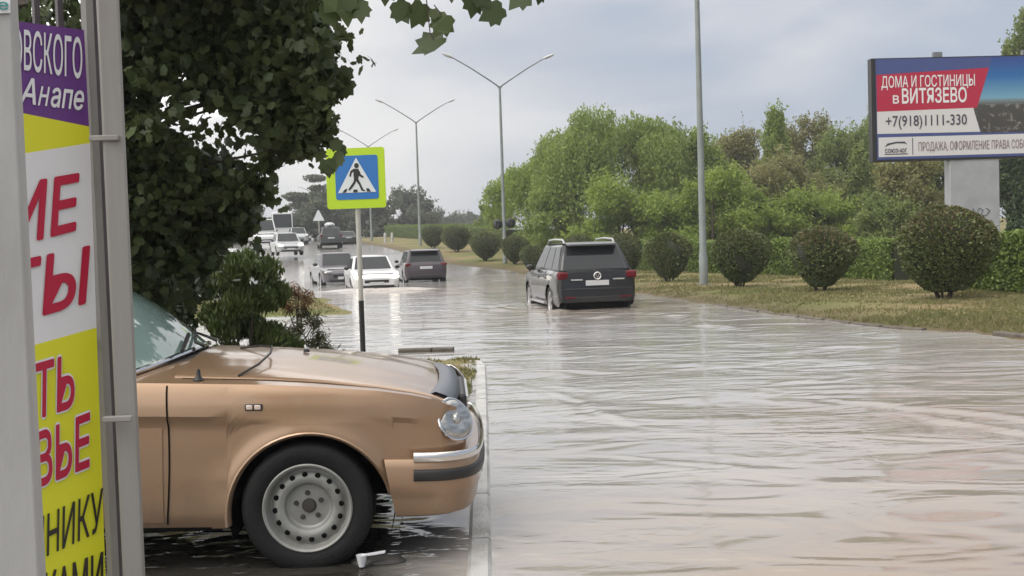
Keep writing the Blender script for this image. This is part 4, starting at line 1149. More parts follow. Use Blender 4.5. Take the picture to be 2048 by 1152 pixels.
# ------------------------------------------------------------------ grass
rng = np.random.default_rng(9)
n = 230000
y_ = 14 + 36 * rng.uniform(0, 1, n) ** 1.5; x_ = rng.uniform(-.03, .52, n) * y_ + rng.uniform(0, 1.5, n)
sd_ = np.stack(verge_sd(x_, y_), 0)[0]
keep = (sd_ > -.02) & (sd_ < 13)
x_, y_ = x_[keep], y_[keep]
pn = hashnoise(x_, y_, .55) + .6 * hashnoise(x_, y_, 1.9)
kp = pn + rng.normal(0, .35, len(x_)) > .0
x_, y_ = x_[kp], y_[kp]
xl = rng.uniform(-5, -.45, 26000); yl = rng.uniform(8.6, 14.25, 26000)
k2 = hashnoise(xl, yl, 2.1) + rng.normal(0, .3, len(xl)) > -.1
xs2 = rng.uniform(-9, -3.4, 9000); ys2 = rng.uniform(25, 38, 9000); k3 = verge_sd(xs2, ys2)[1] > 0
x_ = np.concatenate([x_, xl[k2], xs2[k3]]); y_ = np.concatenate([y_, yl[k2], ys2[k3]])
z_ = ground_z(x_, y_)
n = len(x_)
hgt = rng.uniform(.018, .052, n) * (1 + .5 * (hashnoise(x_, y_, 1.3) > .3)); an = rng.uniform(0, 6.28, n); wd_ = rng.uniform(.006, .014, n) * (1 + y_ / 26)
le = rng.normal(0, .35, (n, 2)) * hgt[:, None]
A = np.stack([x_ - np.cos(an) * wd_, y_ - np.sin(an) * wd_, z_ - .01], -1); B = np.stack([x_ + np.cos(an) * wd_, y_ + np.sin(an) * wd_, z_ - .01], -1)
Tt = np.stack([x_ + le[:, 0], y_ + le[:, 1], z_ + hgt], -1)
go = np_mesh('grass', np.stack([A, B, Tt], 1).reshape(-1, 3), np.arange(3 * n).reshape(-1, 3), M['blade'])
go['kind'] = 'stuff'

# ------------------------------------------------------------------ vehicles
def arch_cols(L0, L1, wheels, Ra, nbase):
    xs = list(np.linspace(L0, L1, nbase))
    for (xc, zc) in wheels:
        xs = [x for x in xs if abs(abs(x - xc) - Ra) > .03 and not (abs(x - xc) < Ra)]
        xs += [xc + Ra * math.cos(a) for a in np.linspace(0, math.pi, 17)]
    return sorted(xs)
def body_shell(xs, zb, zt, wf, prof, crown, ns=12, nt=9, wheels=(), Ra=0, flare=0.0, mb=None, m=0, band=None):
    """One continuous body skin: up one side, over the deck, down the other, with wheel arches cut out of the lower edge."""
    rows = []
    for x in xs:
        b, t_ = zb(x), zt(x)
        for (xc, zc) in wheels:
            if abs(x - xc) < Ra:
                b = max(b, zc + math.sqrt(max(0, Ra * Ra - (x - xc) ** 2)))
        b = min(b, t_ - .02)
        w_ = wf(x)
        side = []
        if band:
            mid_ = min(band, b + .5 * (t_ - b))
            ts = [b + (mid_ - b) * k / ns for k in range(ns)] + [mid_, mid_ + .008] + [mid_ + .008 + (t_ - mid_ - .008) * k / (ns // 2) for k in range(1, ns // 2 + 1)]
        else:
            ts = [b + (t_ - b) * k / ns for k in range(ns + 1)]
        for z in ts:
            y = w_ * prof(x, z)
            for (xc, zc) in wheels:
                r_ = math.hypot(x - xc, z - zc)
                y += flare * math.exp(-((r_ - Ra) / .045) ** 2)
            side.append((y, z))
        y1, z1 = side[-1]
        deck = []
        for s_ in np.linspace(1, -1, nt)[1:-1]:
            deck.append((y1 * s_, z1 + crown(x) * (1 - abs(s_) ** 2.6)))
        ring = [Vector((x, -y, z)) for y, z in side] + [Vector((x, -y, z)) for y, z in deck] + [Vector((x, y, z)) for y, z in reversed(side)]
        rows.append(ring)
    mb = mb or MB()
    b0 = len(mb.v)
    mb.grid(rows, m)
    k = len(rows[0])
    mb.f += [tuple(b0 + j for j in range(k)), tuple(b0 + (len(rows) - 1) * k + j for j in range(k - 1, -1, -1))]; mb.m += [m, m]
    return mb
def wheel(parent, x, y, z, Rr, rim, side, kind='alloy', wdt=.2):
    """Tyre mesh with its rim as a child; side is +1/-1 = the outer face's direction in y."""
    mb = MB(); s = side
    mb.lathe([(rim * .95, -s * wdt * .5), (rim * 1.04, -s * wdt * .5), (Rr * .93, -s * wdt * .5), (Rr, -s * wdt * .36), (Rr, s * wdt * .34), (Rr * .975, s * wdt * .44), (Rr * .90, s * wdt * .5), (rim * 1.15, s * wdt * .5), (rim * 1.02, s * wdt * .44), (rim * .95, s * wdt * .40)], 40, (0, 0, 0))
    t = mb.build('wheel', M['rubber'], parent, ang=50); t.location = (x, y, z)
    if kind == 'alloy':
        mb = MB(); o_ = s * wdt
        mb.lathe([(rim * 1.02, o_ * .44), (rim * .97, o_ * .46), (rim * .86, o_ * .40), (rim * .82, o_ * .2)], 32)
        mb.lathe([(rim * .84, o_ * .12), (0.001, o_ * .12)], 24, m=1)
        for k in range(5):
            a = 2 * math.pi * k / 5 + .3
            rot = Matrix.Rotation(a, 3, 'Y')
            mb.hexa([rot @ Vector(q) for q in ((-.045, o_ * .30, 0), (.045, o_ * .30, 0), (.03, o_ * .30, rim * .88), (-.03, o_ * .30, rim * .88), (-.045, o_ * .42, 0), (.045, o_ * .42, 0), (.03, o_ * .40, rim * .88), (-.03, o_ * .40, rim * .88))])
        mb.lathe([(.06, o_ * .44), (.0, o_ * .45)], 14)
        mb.build('rim', [M['alloy'], M['dark_void']], t)
    return t
def pane(mb, c4, margin=(.06, .06, .06, .06), off=.006, th=.005, m=0, nrm=None):
    """Glass pane set 6 mm proud of the quad c4 = (bottom a, bottom b, top b, top a); margins left, right, bottom, top as fractions."""
    A, B, Cc, D = [Vector(q) for q in c4]
    def P(u, v): return (A * (1 - u) + B * u) * (1 - v) + (D * (1 - u) + Cc * u) * v
    n = (B - A).cross(D - A).normalized()
    if nrm is not None and n.dot(Vector(nrm)) < 0: n = -n
    l, r_, b, t_ = margin
    q = [P(l, b), P(1 - r_, b), P(1 - r_, 1 - t_), P(l, 1 - t_)]
    mb.hexa([v + n * (off - th) for v in q] + [v + n * off for v in q], m)
def quad_panel(parent, name, mat_, c4, margin, nrm, off=.006):
    mb = MB(); pane(mb, c4, margin, off, nrm=nrm); return mb.build(name, mat_, parent, smooth=False)

def make_car(name, label, cat, loc, yaw, c, group=None):
    t = thing(name, label, cat, loc, yaw, group)
    L, Wd, H, Rr = c['L'], c['W'], c['H'], c.get('R', .32)
    hw = Wd / 2; x0, x1 = -L / 2, L / 2
    wx = c['wheels']; Ra = Rr + .055
    zs = c['zs']; zbp = c.get('zb', .24)
    zt = lambda x: float(np.interp(x, [p_[0] for p_ in zs], [p_[1] for p_ in zs]))
    e0, e1 = c.get('end', (.80, .72))
    wf = lambda x: hw * float(np.interp(x, [x0, x0 + .05, x0 + .2, x0 + .6, x1 - .65, x1 - .25, x1 - .08, x1], [e0, e0 + (1 - e0) * .55, .97, 1, 1, .95, e1 + .1, e1]))
    zb = lambda x: float(np.interp(x, [x0, x0 + .25, x1 - .35, x1], [zbp + .12, zbp, zbp, zbp + .06]))
    belt = c['belt']
    prof = lambda x, z: float(np.interp(z, [zbp, zbp + .12, .55, .72, belt - .06, belt], [.93, .975, 1.0, 1.0, .985, .93]))
    crown = lambda x: c.get('crown', .035)
    paint = M[c['paint']]
    wl = [(q, Rr) for q in wx]
    xs = sorted(set(arch_cols(x0 + .22, x1 - .25, wl, Ra, 26)) | {x0, x0 + .02, x0 + .07, x0 + .14, x1 - .16, x1 - .09, x1 - .04, x1})
    body_shell(xs, zb, zt, wf, prof, crown, 9, 9, wl, Ra, .012).build('body', paint, t, ang=32)
    MB().box((0, 0, (.2 + belt * .8) / 2 + .05), (L - .5, Wd * .72, belt * .8 - .2)).build('underbody', M['dark_void'], t, smooth=False)
    # cabin
    fb, rb, fr, rr = c['cab']; wb, wr = hw * c.get('wb', .90), hw * c.get('wr', .72)
    zb0 = belt - .03
    cor = [(rb, -wb, zb0), (fb, -wb, zb0 - c.get('cowl', .0)), (fb, wb, zb0 - c.get('cowl', .0)), (rb, wb, zb0), (rr, -wr, H - .035), (fr, -wr, H - .035), (fr, wr, H - .035), (rr, wr, H - .035)]
    cor = [Vector(q) for q in cor]
    MB().hexa(cor).build('cabin', paint, t, bevel=c.get('bev', .04), ang=40)
    nx_, ny_ = 7, 7
    MB().grid([[Vector((rr + (fr - rr) * i / (nx_ - 1), -wr * .985 + 2 * wr * .985 * j / (ny_ - 1), H - .042 + .042 * (1 - (2 * j / (ny_ - 1) - 1) ** 2) ** .5 * (1 - (2 * i / (nx_ - 1) - 1) ** 4) + .004)) for j in range(ny_)] for i in range(nx_)]).build('roof', M[c.get('roofpaint', c['paint'])], t)
    g = M['glass']
    quad_panel(t, 'windscreen', g, (cor[1], cor[2], cor[6], cor[5]), (.06, .06, .07, .07), (1, 0, 0))
    quad_panel(t, 'rear_window', g, (cor[0], cor[3], cor[7], cor[4]), c.get('rwm', (.07, .07, .10, .10)), (-1, 0, 0))
    for s, (a, b, cc, d) in ((-1, (cor[0], cor[1], cor[5], cor[4])), (1, (cor[3], cor[2], cor[6], cor[7]))):
        cuts = c.get('cuts', (.04, .36, .40, .94))
        for k in range(0, len(cuts), 2):
            quad_panel(t, 'side_window', g, (a, b, cc, d), (cuts[k], 1 - cuts[k + 1], .12, .12), (0, s, .3))
        mb = MB(); mb.ball((fb - .38, s * (hw + .07), belt + .06), (.06, .10, .07), n=10, k=6); mb.build('door_mirror', M[c.get('mirror', 'blackplastic')], t)
        # doors as slightly proud seams: handle strips
        for xh in c.get('handles', (-.05, -.95)):
            MB().box((xh, s * (hw + .004), belt - .17), (.18, .03, .03)).build('door_handle', paint, t, bevel=.006)
    for q in wx:
        for s in (-1, 1):
            wheel(t, q, s * (hw - .11), Rr, Rr, Rr * .68, s)
    lx = x1 - .10; zh = c.get('zh', .66)
    for s in (-1, 1):
        mb = MB(); mb.ball((lx, s * hw * .70, zh), (.12, .22, .075), Matrix.Rotation(-s * R(28), 3, 'Z'))
        mb.build('headlight', M['lamp_on' if c.get('lit') else 'lens'], t)
        tw_ = c.get('tail', (.10, .16, .10)); ztl = c.get('zt', .82)
        mb = MB()
        yc = hw * (1 - tw_[1] / hw * .5) * .93
        mb.box((x0 + .06, s * yc * .985, ztl), (.15, tw_[1] * 1.35, tw_[2]), Matrix.Rotation(s * R(16), 3, 'Z'))
        mb.build('tail_light', M['taillamp'], t, bevel=.045)
    MB().box((x1 - .005, 0, .50), (.03, Wd * .5, .11)).build('grille', M['blackplastic'], t, bevel=.01)
    MB().box((x1 - .0, 0, .30), (.05, Wd * .72, .12)).build('lower_grille', M['blackplastic'], t, bevel=.02)
    MB().box((x0 - .012, 0, c.get('zp', .80)), (.02, .52, .112)).build('number_plate', M['plate'], t, bevel=.004)
    MB().box((x1 + .02, 0, .42), (.02, .52, .112)).build('number_plate', M['plate'], t, bevel=.004)
    MB().box((x0 - .0, 0, zbp + .17), (.05, Wd * .78, .13)).build('bumper_trim', M['blackplastic'], t, bevel=.02)
    return t, cor
def heading(deg): return R(90 + deg)

SEDAN = dict(L=4.45, W=1.76, H=1.45, R=.31, wheels=(1.38, -1.28), belt=.92, zs=[(-2.23, .80), (-2.1, .92), (-1.4, .95), (0, .93), (.9, .90), (1.6, .82), (2.05, .72), (2.22, .58)], cab=(.98, -1.65, .28, -1.0), paint='white_car', zt=.80)
HATCH = dict(L=4.3, W=1.82, H=1.55, R=.33, wheels=(1.33, -1.28), belt=.97, zs=[(-2.15, .86), (-2.08, .98), (-1, .98), (0, .97), (.9, .95), (1.6, .86), (2.0, .74), (2.14, .6)], cab=(1.0, -2.02, .3, -1.72), paint='brown_car', zt=.90, tail=(.1, .2, .14), rwm=(.08, .08, .10, .10), zp=.78)
SUV = dict(L=4.7, W=1.83, H=1.74, R=.375, wheels=(1.45, -1.40), belt=1.10, zb=.30, zs=[(-2.375, .95), (-2.33, 1.08), (-1.2, 1.11), (0, 1.10), (1.0, 1.06), (1.8, .98), (2.2, .86), (2.37, .68)], cab=(1.05, -2.22, .35, -1.74), bev=.075, paint='black_car', zt=1.0, zh=.82, end=(.88, .74),
           tail=(.1, .27, .17), rwm=(.07, .07, .09, .13), zp=.83, cuts=(.03, .25, .28, .57, .60, .93), wr=.70, wb=.91, handles=(.0, -.9))
VAN = dict(L=5.3, W=1.98, H=2.35, R=.34, wheels=(1.75, -1.6), belt=1.25, zb=.3, zs=[(-2.65, 1.1), (-2.6, 1.24), (0, 1.25), (1.7, 1.22), (2.3, 1.02), (2.6, .8), (2.65, .7)], cab=(1.95, -2.6, 1.2, -2.5), paint='white_car', zt=1.1, wr=.84, wb=.96, cuts=(.04, .30, .33, .60, .63, .93))
def place(px, d, dz=0.0):
    p = foot(px, d, 0); u, v = uv(p.x, p.y)
    p.z = float(zr(u)) + dz
    return p
# dark grey SUV
p = place(1152, 26.5); p.z = -.25
sv, cor = make_car('sport_utility_vehicle', 'dark grey SUV driving away through the flood water, nearest moving vehicle', 'car', p, heading(8.5), SUV)
mb = MB(); mb.hexa([Vector(q) for q in ((-2.02, -.54, 1.64), (-1.66, -.58, 1.67), (-1.66, .58, 1.67), (-2.02, .54, 1.64), (-2.0, -.54, 1.685), (-1.66, -.58, 1.73), (-1.66, .58, 1.73), (-2.0, .54, 1.685))]); mb.build('roof_spoiler', M['black_car'], sv, bevel=.012)
for s in (-1, 1):
    mb = MB(); mb.tube([(-1.65, s * .57, 1.70), (-1.5, s * .575, 1.785), (-.6, s * .575, 1.81), (.15, s * .575, 1.79), (.3, s * .57, 1.70)], .022, 8); mb.build('roof_rail', M['alloy'], sv)
    mb = MB(); mb.box((-2.41, s * .47, .905), (.02, .26, .03)); mb.build('reversing_light', M['lens'], sv, bevel=.006)
    mb = MB(); mb.box((-2.40, s * .62, .52), (.03, .26, .035)); mb.build('reflector', M['taillamp'], sv, bevel=.006)
    mb = MB(); mb.box((-.05, s * .955, .36), (1.9, .03, .05)); mb.build('sill_trim', M['alloy'], sv, bevel=.01)
mb = MB()
for k in range(20):
    pass
mb.lathe([(.062, -2.388), (.076, -2.395), (.088, -2.388)], 24, (0, 0, .985), 'X')
mb.box((-2.392, -.022, .985), (.008, .014, .10), Matrix.Rotation(R(22), 3, 'X')); mb.box((-2.392, .022, .985), (.008, .014, .10), Matrix.Rotation(R(-22), 3, 'X'))
mb.build('badge', M['chrome'], sv)
mb = MB(); mb.box((-2.39, 0, .70), (.03, 1.5, .035)); mb.build('bumper_crease', M['blackplastic'], sv, bevel=.01)
mb = MB(); mb.tube([(-2.17, .0, 1.12), (-2.16, -.42, 1.14)], .012, 6); mb.build('rear_wiper', M['black'], sv)

c = dict(HATCH); p = place(842, 48); p.z = -.17
pc, cor = make_car('hatchback', 'dark plum hatchback driving away, beyond the white oncoming car', 'car', p, heading(11), c)
mb = MB(); mb.hexa([Vector(q) for q in ((-2.0, -.56, 1.46), (-1.6, -.6, 1.5), (-1.6, .6, 1.5), (-2.0, .56, 1.46), (-1.98, -.56, 1.50), (-1.6, -.6, 1.545), (-1.6, .6, 1.545), (-1.98, .56, 1.50))]); mb.build('roof_spoiler', M['brown_car'], pc, bevel=.01)
c = dict(SEDAN); c['lit'] = True; p = place(742, 42.0); p.z = -.22
make_car('sedan', 'white oncoming sedan with lit headlights pushing a muddy wave', 'car', p, heading(13 + 180), c)
c = dict(SEDAN); c.update(paint='grey_car', H=1.48, roofpaint='grey_car'); p = place(672, 47.5); p.z = -.12
make_car('sedan', 'mauve-grey oncoming sedan close behind the white one', 'car', p, heading(18 + 180), c)
c = dict(SEDAN); c.update(paint='silver_car', H=1.52, lit=True); p = place(575, 73)
p.z += .16
make_car('sedan', 'silver rounded car coming down the wet road below the bus', 'car', p, heading(19 + 180), c)
c = dict(SUV); c.update(paint='green_car', roofpaint='silver_car', W=1.85); p = place(661, 90)
dk, cor = make_car('estate_car', 'dark car going away uphill with luggage strapped on its roof', 'car', p, heading(13), c)
mb = MB(); mb.ball((-.9, 0, 1.9), (.8, .42, .2)); tag(mb.build('roof_bundle', M['silver_car']), None, None); lug = bpy.data.objects['roof_bundle']
lug.location = dk.location; lug.rotation_euler = dk.rotation_euler
tag(lug, 'pale bundle strapped on the roof of the dark car going uphill', 'luggage')
c = dict(VAN); p = place(527, 96); p.z += .2
make_car('van', 'white van with dark windows at the edge of the maple branches', 'van', p, heading(20 + 180), c)
c = dict(SUV); c.update(paint='silver_car'); p = place(598, 112)
make_car('parked_car', 'pale parked car behind the bus at the road edge', 'car', p, heading(15 + 180), c)
c = dict(SEDAN); c.update(paint='green_car'); p = foot(694, 108, 0); p.z = gz(p.x, p.y)
make_car('parked_car', 'small dark car parked just past the dark uphill car', 'car', p, heading(15), c)
c = dict(SUV); c.update(paint='white_car'); p = foot(400, 38, 0); p.z = gz(p.x, p.y)
make_car('parked_car', 'white car parked behind the juniper, only its roof showing', 'car', p, heading(75), c)
# bus
p = place(566, 132); p.z += .3
bs = thing('bus', 'white bus with a large windscreen far down the road', 'bus', p, heading(13 + 180))
MB().hexa([(-5, -1.22, .35), (5, -1.22, .35), (5, 1.22, .35), (-5, 1.22, .35), (-5, -1.15, 3.1), (4.85, -1.15, 3.1), (4.85, 1.15, 3.1), (-5, 1.15, 3.1)]).build('body', M['white_car'], bs, bevel=.12)
quad_panel(bs, 'windscreen', M['glass'], ((5, -1.2, 1.25), (5, 1.2, 1.25), (4.85, 1.15, 2.95), (4.85, -1.15, 2.95)), (.06, .06, .04, .06), (1, 0, 0), .02)
for s in (-1, 1):
    for k in range(6):
        x = -4.5 + k * 1.55
        quad_panel(bs, 'side_window', M['glass'], ((x, s * 1.195, 1.5), (x + 1.4, s * 1.195, 1.5), (x + 1.4, s * 1.165, 2.6), (x, s * 1.165, 2.6)), (0, 0, 0, 0), (0, s, 0), .02)
    mb = MB(); mb.box((4.95, s * 1.42, 2.3), (.12, .22, .5)); mb.build('door_mirror', M['blackplastic'], bs, bevel=.03)
    mb = MB(); mb.ball((4.98, s * .9, .85), (.06, .18, .12)); mb.build('headlight', M['lens'], bs)
    for x in (3.2, -2.8):
        wheel(bs, x, s * 1.05, .47, .47, .28, s, wdt=.28)
# small warning sign far on the roadside
p = foot(641, 104, 0); p.z = gz(p.x, p.y)
t = thing('warning_sign', 'small pale pointed road sign on a thin post beyond the traffic', 'road sign', p)
MB().tube([(0, 0, -.1), (0, 0, 3.2)], .05, 8).build('post', M['sign_pole'], t)
MB().hexa([(-.55, -.06, 2.75), (.55, -.06, 2.75), (.55, -.03, 2.75), (-.55, -.03, 2.75), (-.06, -.06, 3.75), (.06, -.06, 3.75), (.06, -.03, 3.75), (-.06, -.03, 3.75)]).build('board', M['sign_white'], t, smooth=False)
# two pale bollards at the hedge end
for px, lab in ((772, 'pale concrete bollard at the hedge end, farther from the hatchback'), (786, 'pale concrete bollard at the hedge end, closer to the hatchback')):
    p = foot(px, 100, 0); p.z = gz(p.x, p.y)
    mb = MB(); mb.lathe([(.12, -.1), (.12, .8), (.09, .9), (.0, .92)], 12, p, 'Z')
    tag(mb.build('bollard', M['kerbstone']), lab, 'bollard', 'bollards at the hedge end')

# ------------------------------------------------------------------ the tan saloon in front
tz = foot(620, 5.27, 0); tz.z = -.03
YAW, NOSE = R(3.4), R(1.9)
vc = thing('saloon_car', 'tan saloon car with steel wheels parked nose to the kerb beside the gate', 'car', (tz.x - .05, tz.y + .80, tz.z))
vc.rotation_euler = (0, NOSE, YAW)
XC, ZC, RA = .015, .285, .388
HWV = .895
ztv = lambda x: float(np.interp(x, [-4.08, -4.0, -3.6, -2.5, -.7, -.2, .0, .33, .52, .62, .70, .75], [.70, .86, .915, .925, .905, .896, .888, .866, .84, .81, .77, .72]))
zbv = lambda x: float(np.interp(x, [-4.08, -3.8, -3.3, -.5, .30, .36, .75], [.34, .28, .215, .215, .25, .33, .36]))
wfv = lambda x: HWV * float(np.interp(x, [-4.08, -4.04, -3.95, -3.6, -2.9, .25, .45, .56, .64, .70, .735, .75], [.80, .88, .94, .98, 1, 1, .985, .96, .925, .87, .80, .74]))
def profv(x, z):
    wgt = max(float(np.interp(x, [-.42, -.36, -.22, -.14], [1, .85, .15, 0])), float(np.interp(x, [.30, .42, .54, .62], [0, 1, 1, 0])))
    base = float(np.interp(z, [.2, .27, .45, .60, .72, .80, .86, .90, .93], [.945, .972, .988, .995, .998, .990, .972, .945, .93]))
    return base - (.021 * wgt if z < .7195 else 0) * float(np.interp(z, [.3, .7], [.2, 1]))
crownv = lambda x: float(np.interp(x, [-4.0, -3.0, -.8, -.3, .1, .35, .55, .75], [.03, .03, .07, .058, .035, .012, -.008, -.01]))
xs = sorted(set(arch_cols(-3.9, .70, [(XC, ZC), (-2.80, ZC)], RA, 64)) | {-4.08, -4.06, -4.0, .64, .67, .70, .72, .735, .75, -.66, -.645})
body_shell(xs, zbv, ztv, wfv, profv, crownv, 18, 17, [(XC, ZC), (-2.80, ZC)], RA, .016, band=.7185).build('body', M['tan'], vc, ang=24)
def side_pt(x, z, off, s=-1): return Vector((x, s * (wfv(x) * profv(x, z) + off), z))
for s in (-1, 1):
    # door panel seam: a dark gap that follows the body, and the door skin 3 mm proud
    zz = np.linspace(.24, .895, 22)
    xd = lambda z: -.655 + .018 * math.sin((z - .2) * 4.2)
    MB().grid([[side_pt(xd(z) - .004, z, .0035, s), side_pt(xd(z) + .004, z, .0035, s)] for z in zz]).build('door_gap', M['dark_void'], vc)
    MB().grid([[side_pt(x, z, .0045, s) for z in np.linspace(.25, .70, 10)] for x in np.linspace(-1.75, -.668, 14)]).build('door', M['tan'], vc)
    MB().grid([[side_pt(x, z, .003, s) for x in np.linspace(-2.3, -.40, 12)] for z in (.205, .212, .224)]).build('sill_gap', M['dark_void'], vc)
    # wheel arch lip and black liner
    rows = []
    for a in np.linspace(R(15), R(188), 30):
        x, z = XC + RA * math.cos(a), ZC + RA * math.sin(a)
        y = wfv(x) * profv(x, max(z, .3)) + .016
        rows.append([Vector((XC + (RA + .012) * math.cos(a), s * (y - .004), ZC + (RA + .012) * math.sin(a))), Vector((x, s * (y + .004), z)), Vector((XC + (RA - .012) * math.cos(a), s * (y - .006), ZC + (RA - .012) * math.sin(a))), Vector((XC + (RA - .014) * math.cos(a), s * (y - .04), ZC + (RA - .014) * math.sin(a)))])
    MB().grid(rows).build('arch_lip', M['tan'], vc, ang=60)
    MB().grid([[Vector((xc + (RA + .004) * math.cos(a), s * .83, ZC + (RA + .004) * math.sin(a))), Vector((xc + (RA + .004) * math.cos(a), s * .35, ZC + (RA + .004) * math.sin(a)))] for a in np.linspace(R(-20), R(200), 20)] if (xc := XC) is not None else []).build('arch_liner', M['dark_void'], vc)
    # side repeater: two cells in a dark bezel
    rp = MB(); q = side_pt(-.245, .795, .001, s); rp.box(q, (.082, .012, .032)); bz = rp.build('side_repeater', M['blackplastic'], vc, bevel=.005)
    for dx in (-.019, .019):
        MB().box(side_pt(-.245 + dx, .795, .008, s), (.030, .008, .022)).build('repeater_lens', M['amber'], bz, bevel=.004)
MB().box((-1.7, 0, .47), (3.9, 1.1, .46)).build('underbody', M['dark_void'], vc, smooth=False)
MB().box((.32, 0, .50), (.62, 1.06, .40)).build('engine_bay', M['dark_void'], vc, smooth=False)
# bonnet: a separate skin 5 mm over the deck, with a slightly raised centre
def deck(x, s_, off):
    y1 = wfv(x) * profv(x, ztv(x)); z1 = ztv(x)
    return Vector((x, y1 * s_, z1 + crownv(x) * (1 - abs(s_) ** 2.6) + off))
ss = [-.90, -.885, -.86, -.6, -.42, -.36, -.15, .15, .36, .42, .6, .86, .885, .90]
offs = [-.004, .006, .009, .009, .010, .015, .017, .017, .015, .010, .009, .009, .006, -.004]
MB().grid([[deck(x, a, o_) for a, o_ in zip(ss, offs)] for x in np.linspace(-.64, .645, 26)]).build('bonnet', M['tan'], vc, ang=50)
for s in (-1, 1):
    MB().grid([[deck(x, s * .902, .0015), deck(x, s * .915, .0015)] for x in np.linspace(-.60, .62, 20)]).build('bonnet_gap', M['dark_void'], vc)
# cowl and windscreen: curved in plan, raked
def ws(a, b, off=0.0):
    bx = -.84 + .16 * (1 - a * a) - .02 * abs(a) ** 6; tx2 = -1.48 + .10 * (1 - a * a)
    yb, yt = .77 * a, .60 * a
    zb_2, zt_2 = .935 + .062 * (1 - a * a), 1.375 + .045 * (1 - a * a)
    sag = .05 * math.sin(math.pi * b)
    n = Vector((.62, 0, .78))
    return Vector((bx + (tx2 - bx) * b, yb + (yt - yb) * b, zb_2 + (zt_2 - zb_2) * b)) + n * (sag + off)
A_ = np.linspace(-1, 1, 21)
MB().grid([[ws(a, b) for a in A_] for b in np.linspace(0, 1, 12)]).build('windscreen', M['wind'], vc)
edge = [ws(-1, b, .004) for b in np.linspace(1, 0.06, 10)] + [ws(a, .0, .004) for a in np.linspace(-.94, .94, 22)] + [ws(1, b, .004) for b in np.linspace(.06, 1, 10)]
MB().tube(edge, .015, 8).build('windscreen_trim', M['chrome'], vc)
edge2 = [ws(-1.035, b, -.008) for b in np.linspace(1, .03, 10)] + [ws(a, -.045, -.004) for a in np.linspace(-.97, .97, 22)] + [ws(1.035, b, -.008) for b in np.linspace(.03, 1, 10)]
MB().tube(edge2, .014, 8).build('windscreen_seal', M['blackplastic'], vc)
for s in (-1, 1):
    pil = [[ws(s * 1.045, b, -.012), ws(s * 1.045, b, -.012) + Vector((-.055, s * .012, -.02)), ws(s * 1.045, b, -.012) + Vector((-.075, -s * .03, -.05)), ws(s * 1.0, b, -.03)] for b in np.linspace(-.03, 1.0, 10)]
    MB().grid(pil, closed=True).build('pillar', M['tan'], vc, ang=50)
    # side glass and rear pillar
    a0, a1 = Vector((-.90, s * .80, .905)), Vector((-1.52, s * .63, 1.37)); b0_, b1 = Vector((-2.95, s * .80, .92)), Vector((-2.55, s * .63, 1.37))
    quad_panel(vc, 'side_window', M['glass'], (a0, b0_, b1, a1), (.02, .52, .0, .03), (0, s, .4), .0)
    quad_panel(vc, 'side_window', M['glass'], (a0, b0_, b1, a1), (.52, .03, .0, .03), (0, s, .4), .0)
    MB().tube([a0, a0.lerp(b0_, .5) + Vector((0, 0, .003)), b0_], .012, 6).build('waist_trim', M['chrome'], vc)
MB().grid([[Vector((x, .64 * a, 1.375 + .055 * (1 - a * a) + .02 * math.sin(math.pi * (x + 2.6) / 1.3))) for a in np.linspace(-1, 1, 11)] for x in np.linspace(-2.62, -1.38, 9)]).build('roof', M['tan'], vc)
MB().grid([[Vector((-2.60 - .55 * b, (.62 + .14 * b) * a, 1.385 - .46 * b + .04 * (1 - a * a))) for a in np.linspace(-1, 1, 9)] for b in np.linspace(0, 1, 8)]).build('rear_window', M['glass'], vc)
MB().hexa([(-3.1, -.74, .6), (-.95, -.74, .6), (-.95, .74, .6), (-3.1, .74, .6), (-2.95, -.70, 1.0), (-1.0, -.70, 1.0), (-1.0, .70, 1.0), (-2.95, .70, 1.0)]).build('seat', M['dark_void'], vc)
# wipers, washer nozzle, loose cable across the scuttle
for (a0_, a1_) in ((-.15, .42), (.45, .93)):
    p0_, p1_ = ws(a0_, .03, .03), ws(a1_, .14, .02)
    MB().tube([p0_ + Vector((.05, 0, -.02)), p0_, p1_], [.012, .009, .006], 6).build('wiper', M['black'], vc)
p0_, p1_ = ws(-.55, .02, .03), ws(-.12, .10, .03)
MB().tube([p0_ + Vector((.04, 0, 0)), p1_], [.01, .012], 6).build('wiper', M['black'], vc)
MB().lathe([(.028, 0), (.012, .018), (.007, .05), (.0, .055)], 10, deck(-.52, -.93, .0), 'Z').build('aerial_base', M['black'], vc)
MB().tube([deck(-.34, -.88, .012), deck(-.27, -.70, .035), deck(-.245, -.45, .055), deck(-.27, -.2, .06), deck(-.36, .0, .045), deck(-.48, .1, .02)], .006, 8).build('bonnet_cable', M['blackplastic'], vc)
MB().lathe([(.018, 0), (.015, .015), (.0, .02)], 10, deck(-.12, .1, .02), 'Z').build('washer_jet', M['blackplastic'], vc)
# bonnet guard (smoked deflector) along the bonnet's leading edge
rows = []
for a in np.linspace(-.86, .86, 24):
    x = .685 - .06 * abs(a) ** 3 - .02 * a * a; y = a * .80; zc_ = .815 - .02 * abs(a) ** 3 + .002 * (1 - a * a)
    rows.append([Vector((x - .07, y, zc_ + .020)), Vector((x - .03, y, zc_ + .034)), Vector((x + .025, y, zc_ + .014)), Vector((x + .045, y * 1.0, zc_ - .035)), Vector((x + .038, y, zc_ - .038)), Vector((x + .017, y, zc_ + .004)), Vector((x - .03, y, zc_ + .026)), Vector((x - .07, y, zc_ + .012))])
MB().grid(rows, closed=True).build('bonnet_guard', M['smoke'], vc, ang=50)
# grille
MB().box((.735, 0, .70), (.05, .78, .17)).build('grille', M['blackplastic'], vc, bevel=.02)
mb = MB()
for k in range(7): mb.box((.763, 0, .63 + k * .023), (.012, .76, .008))
mb.build('grille_slat', M['chrome'], vc)
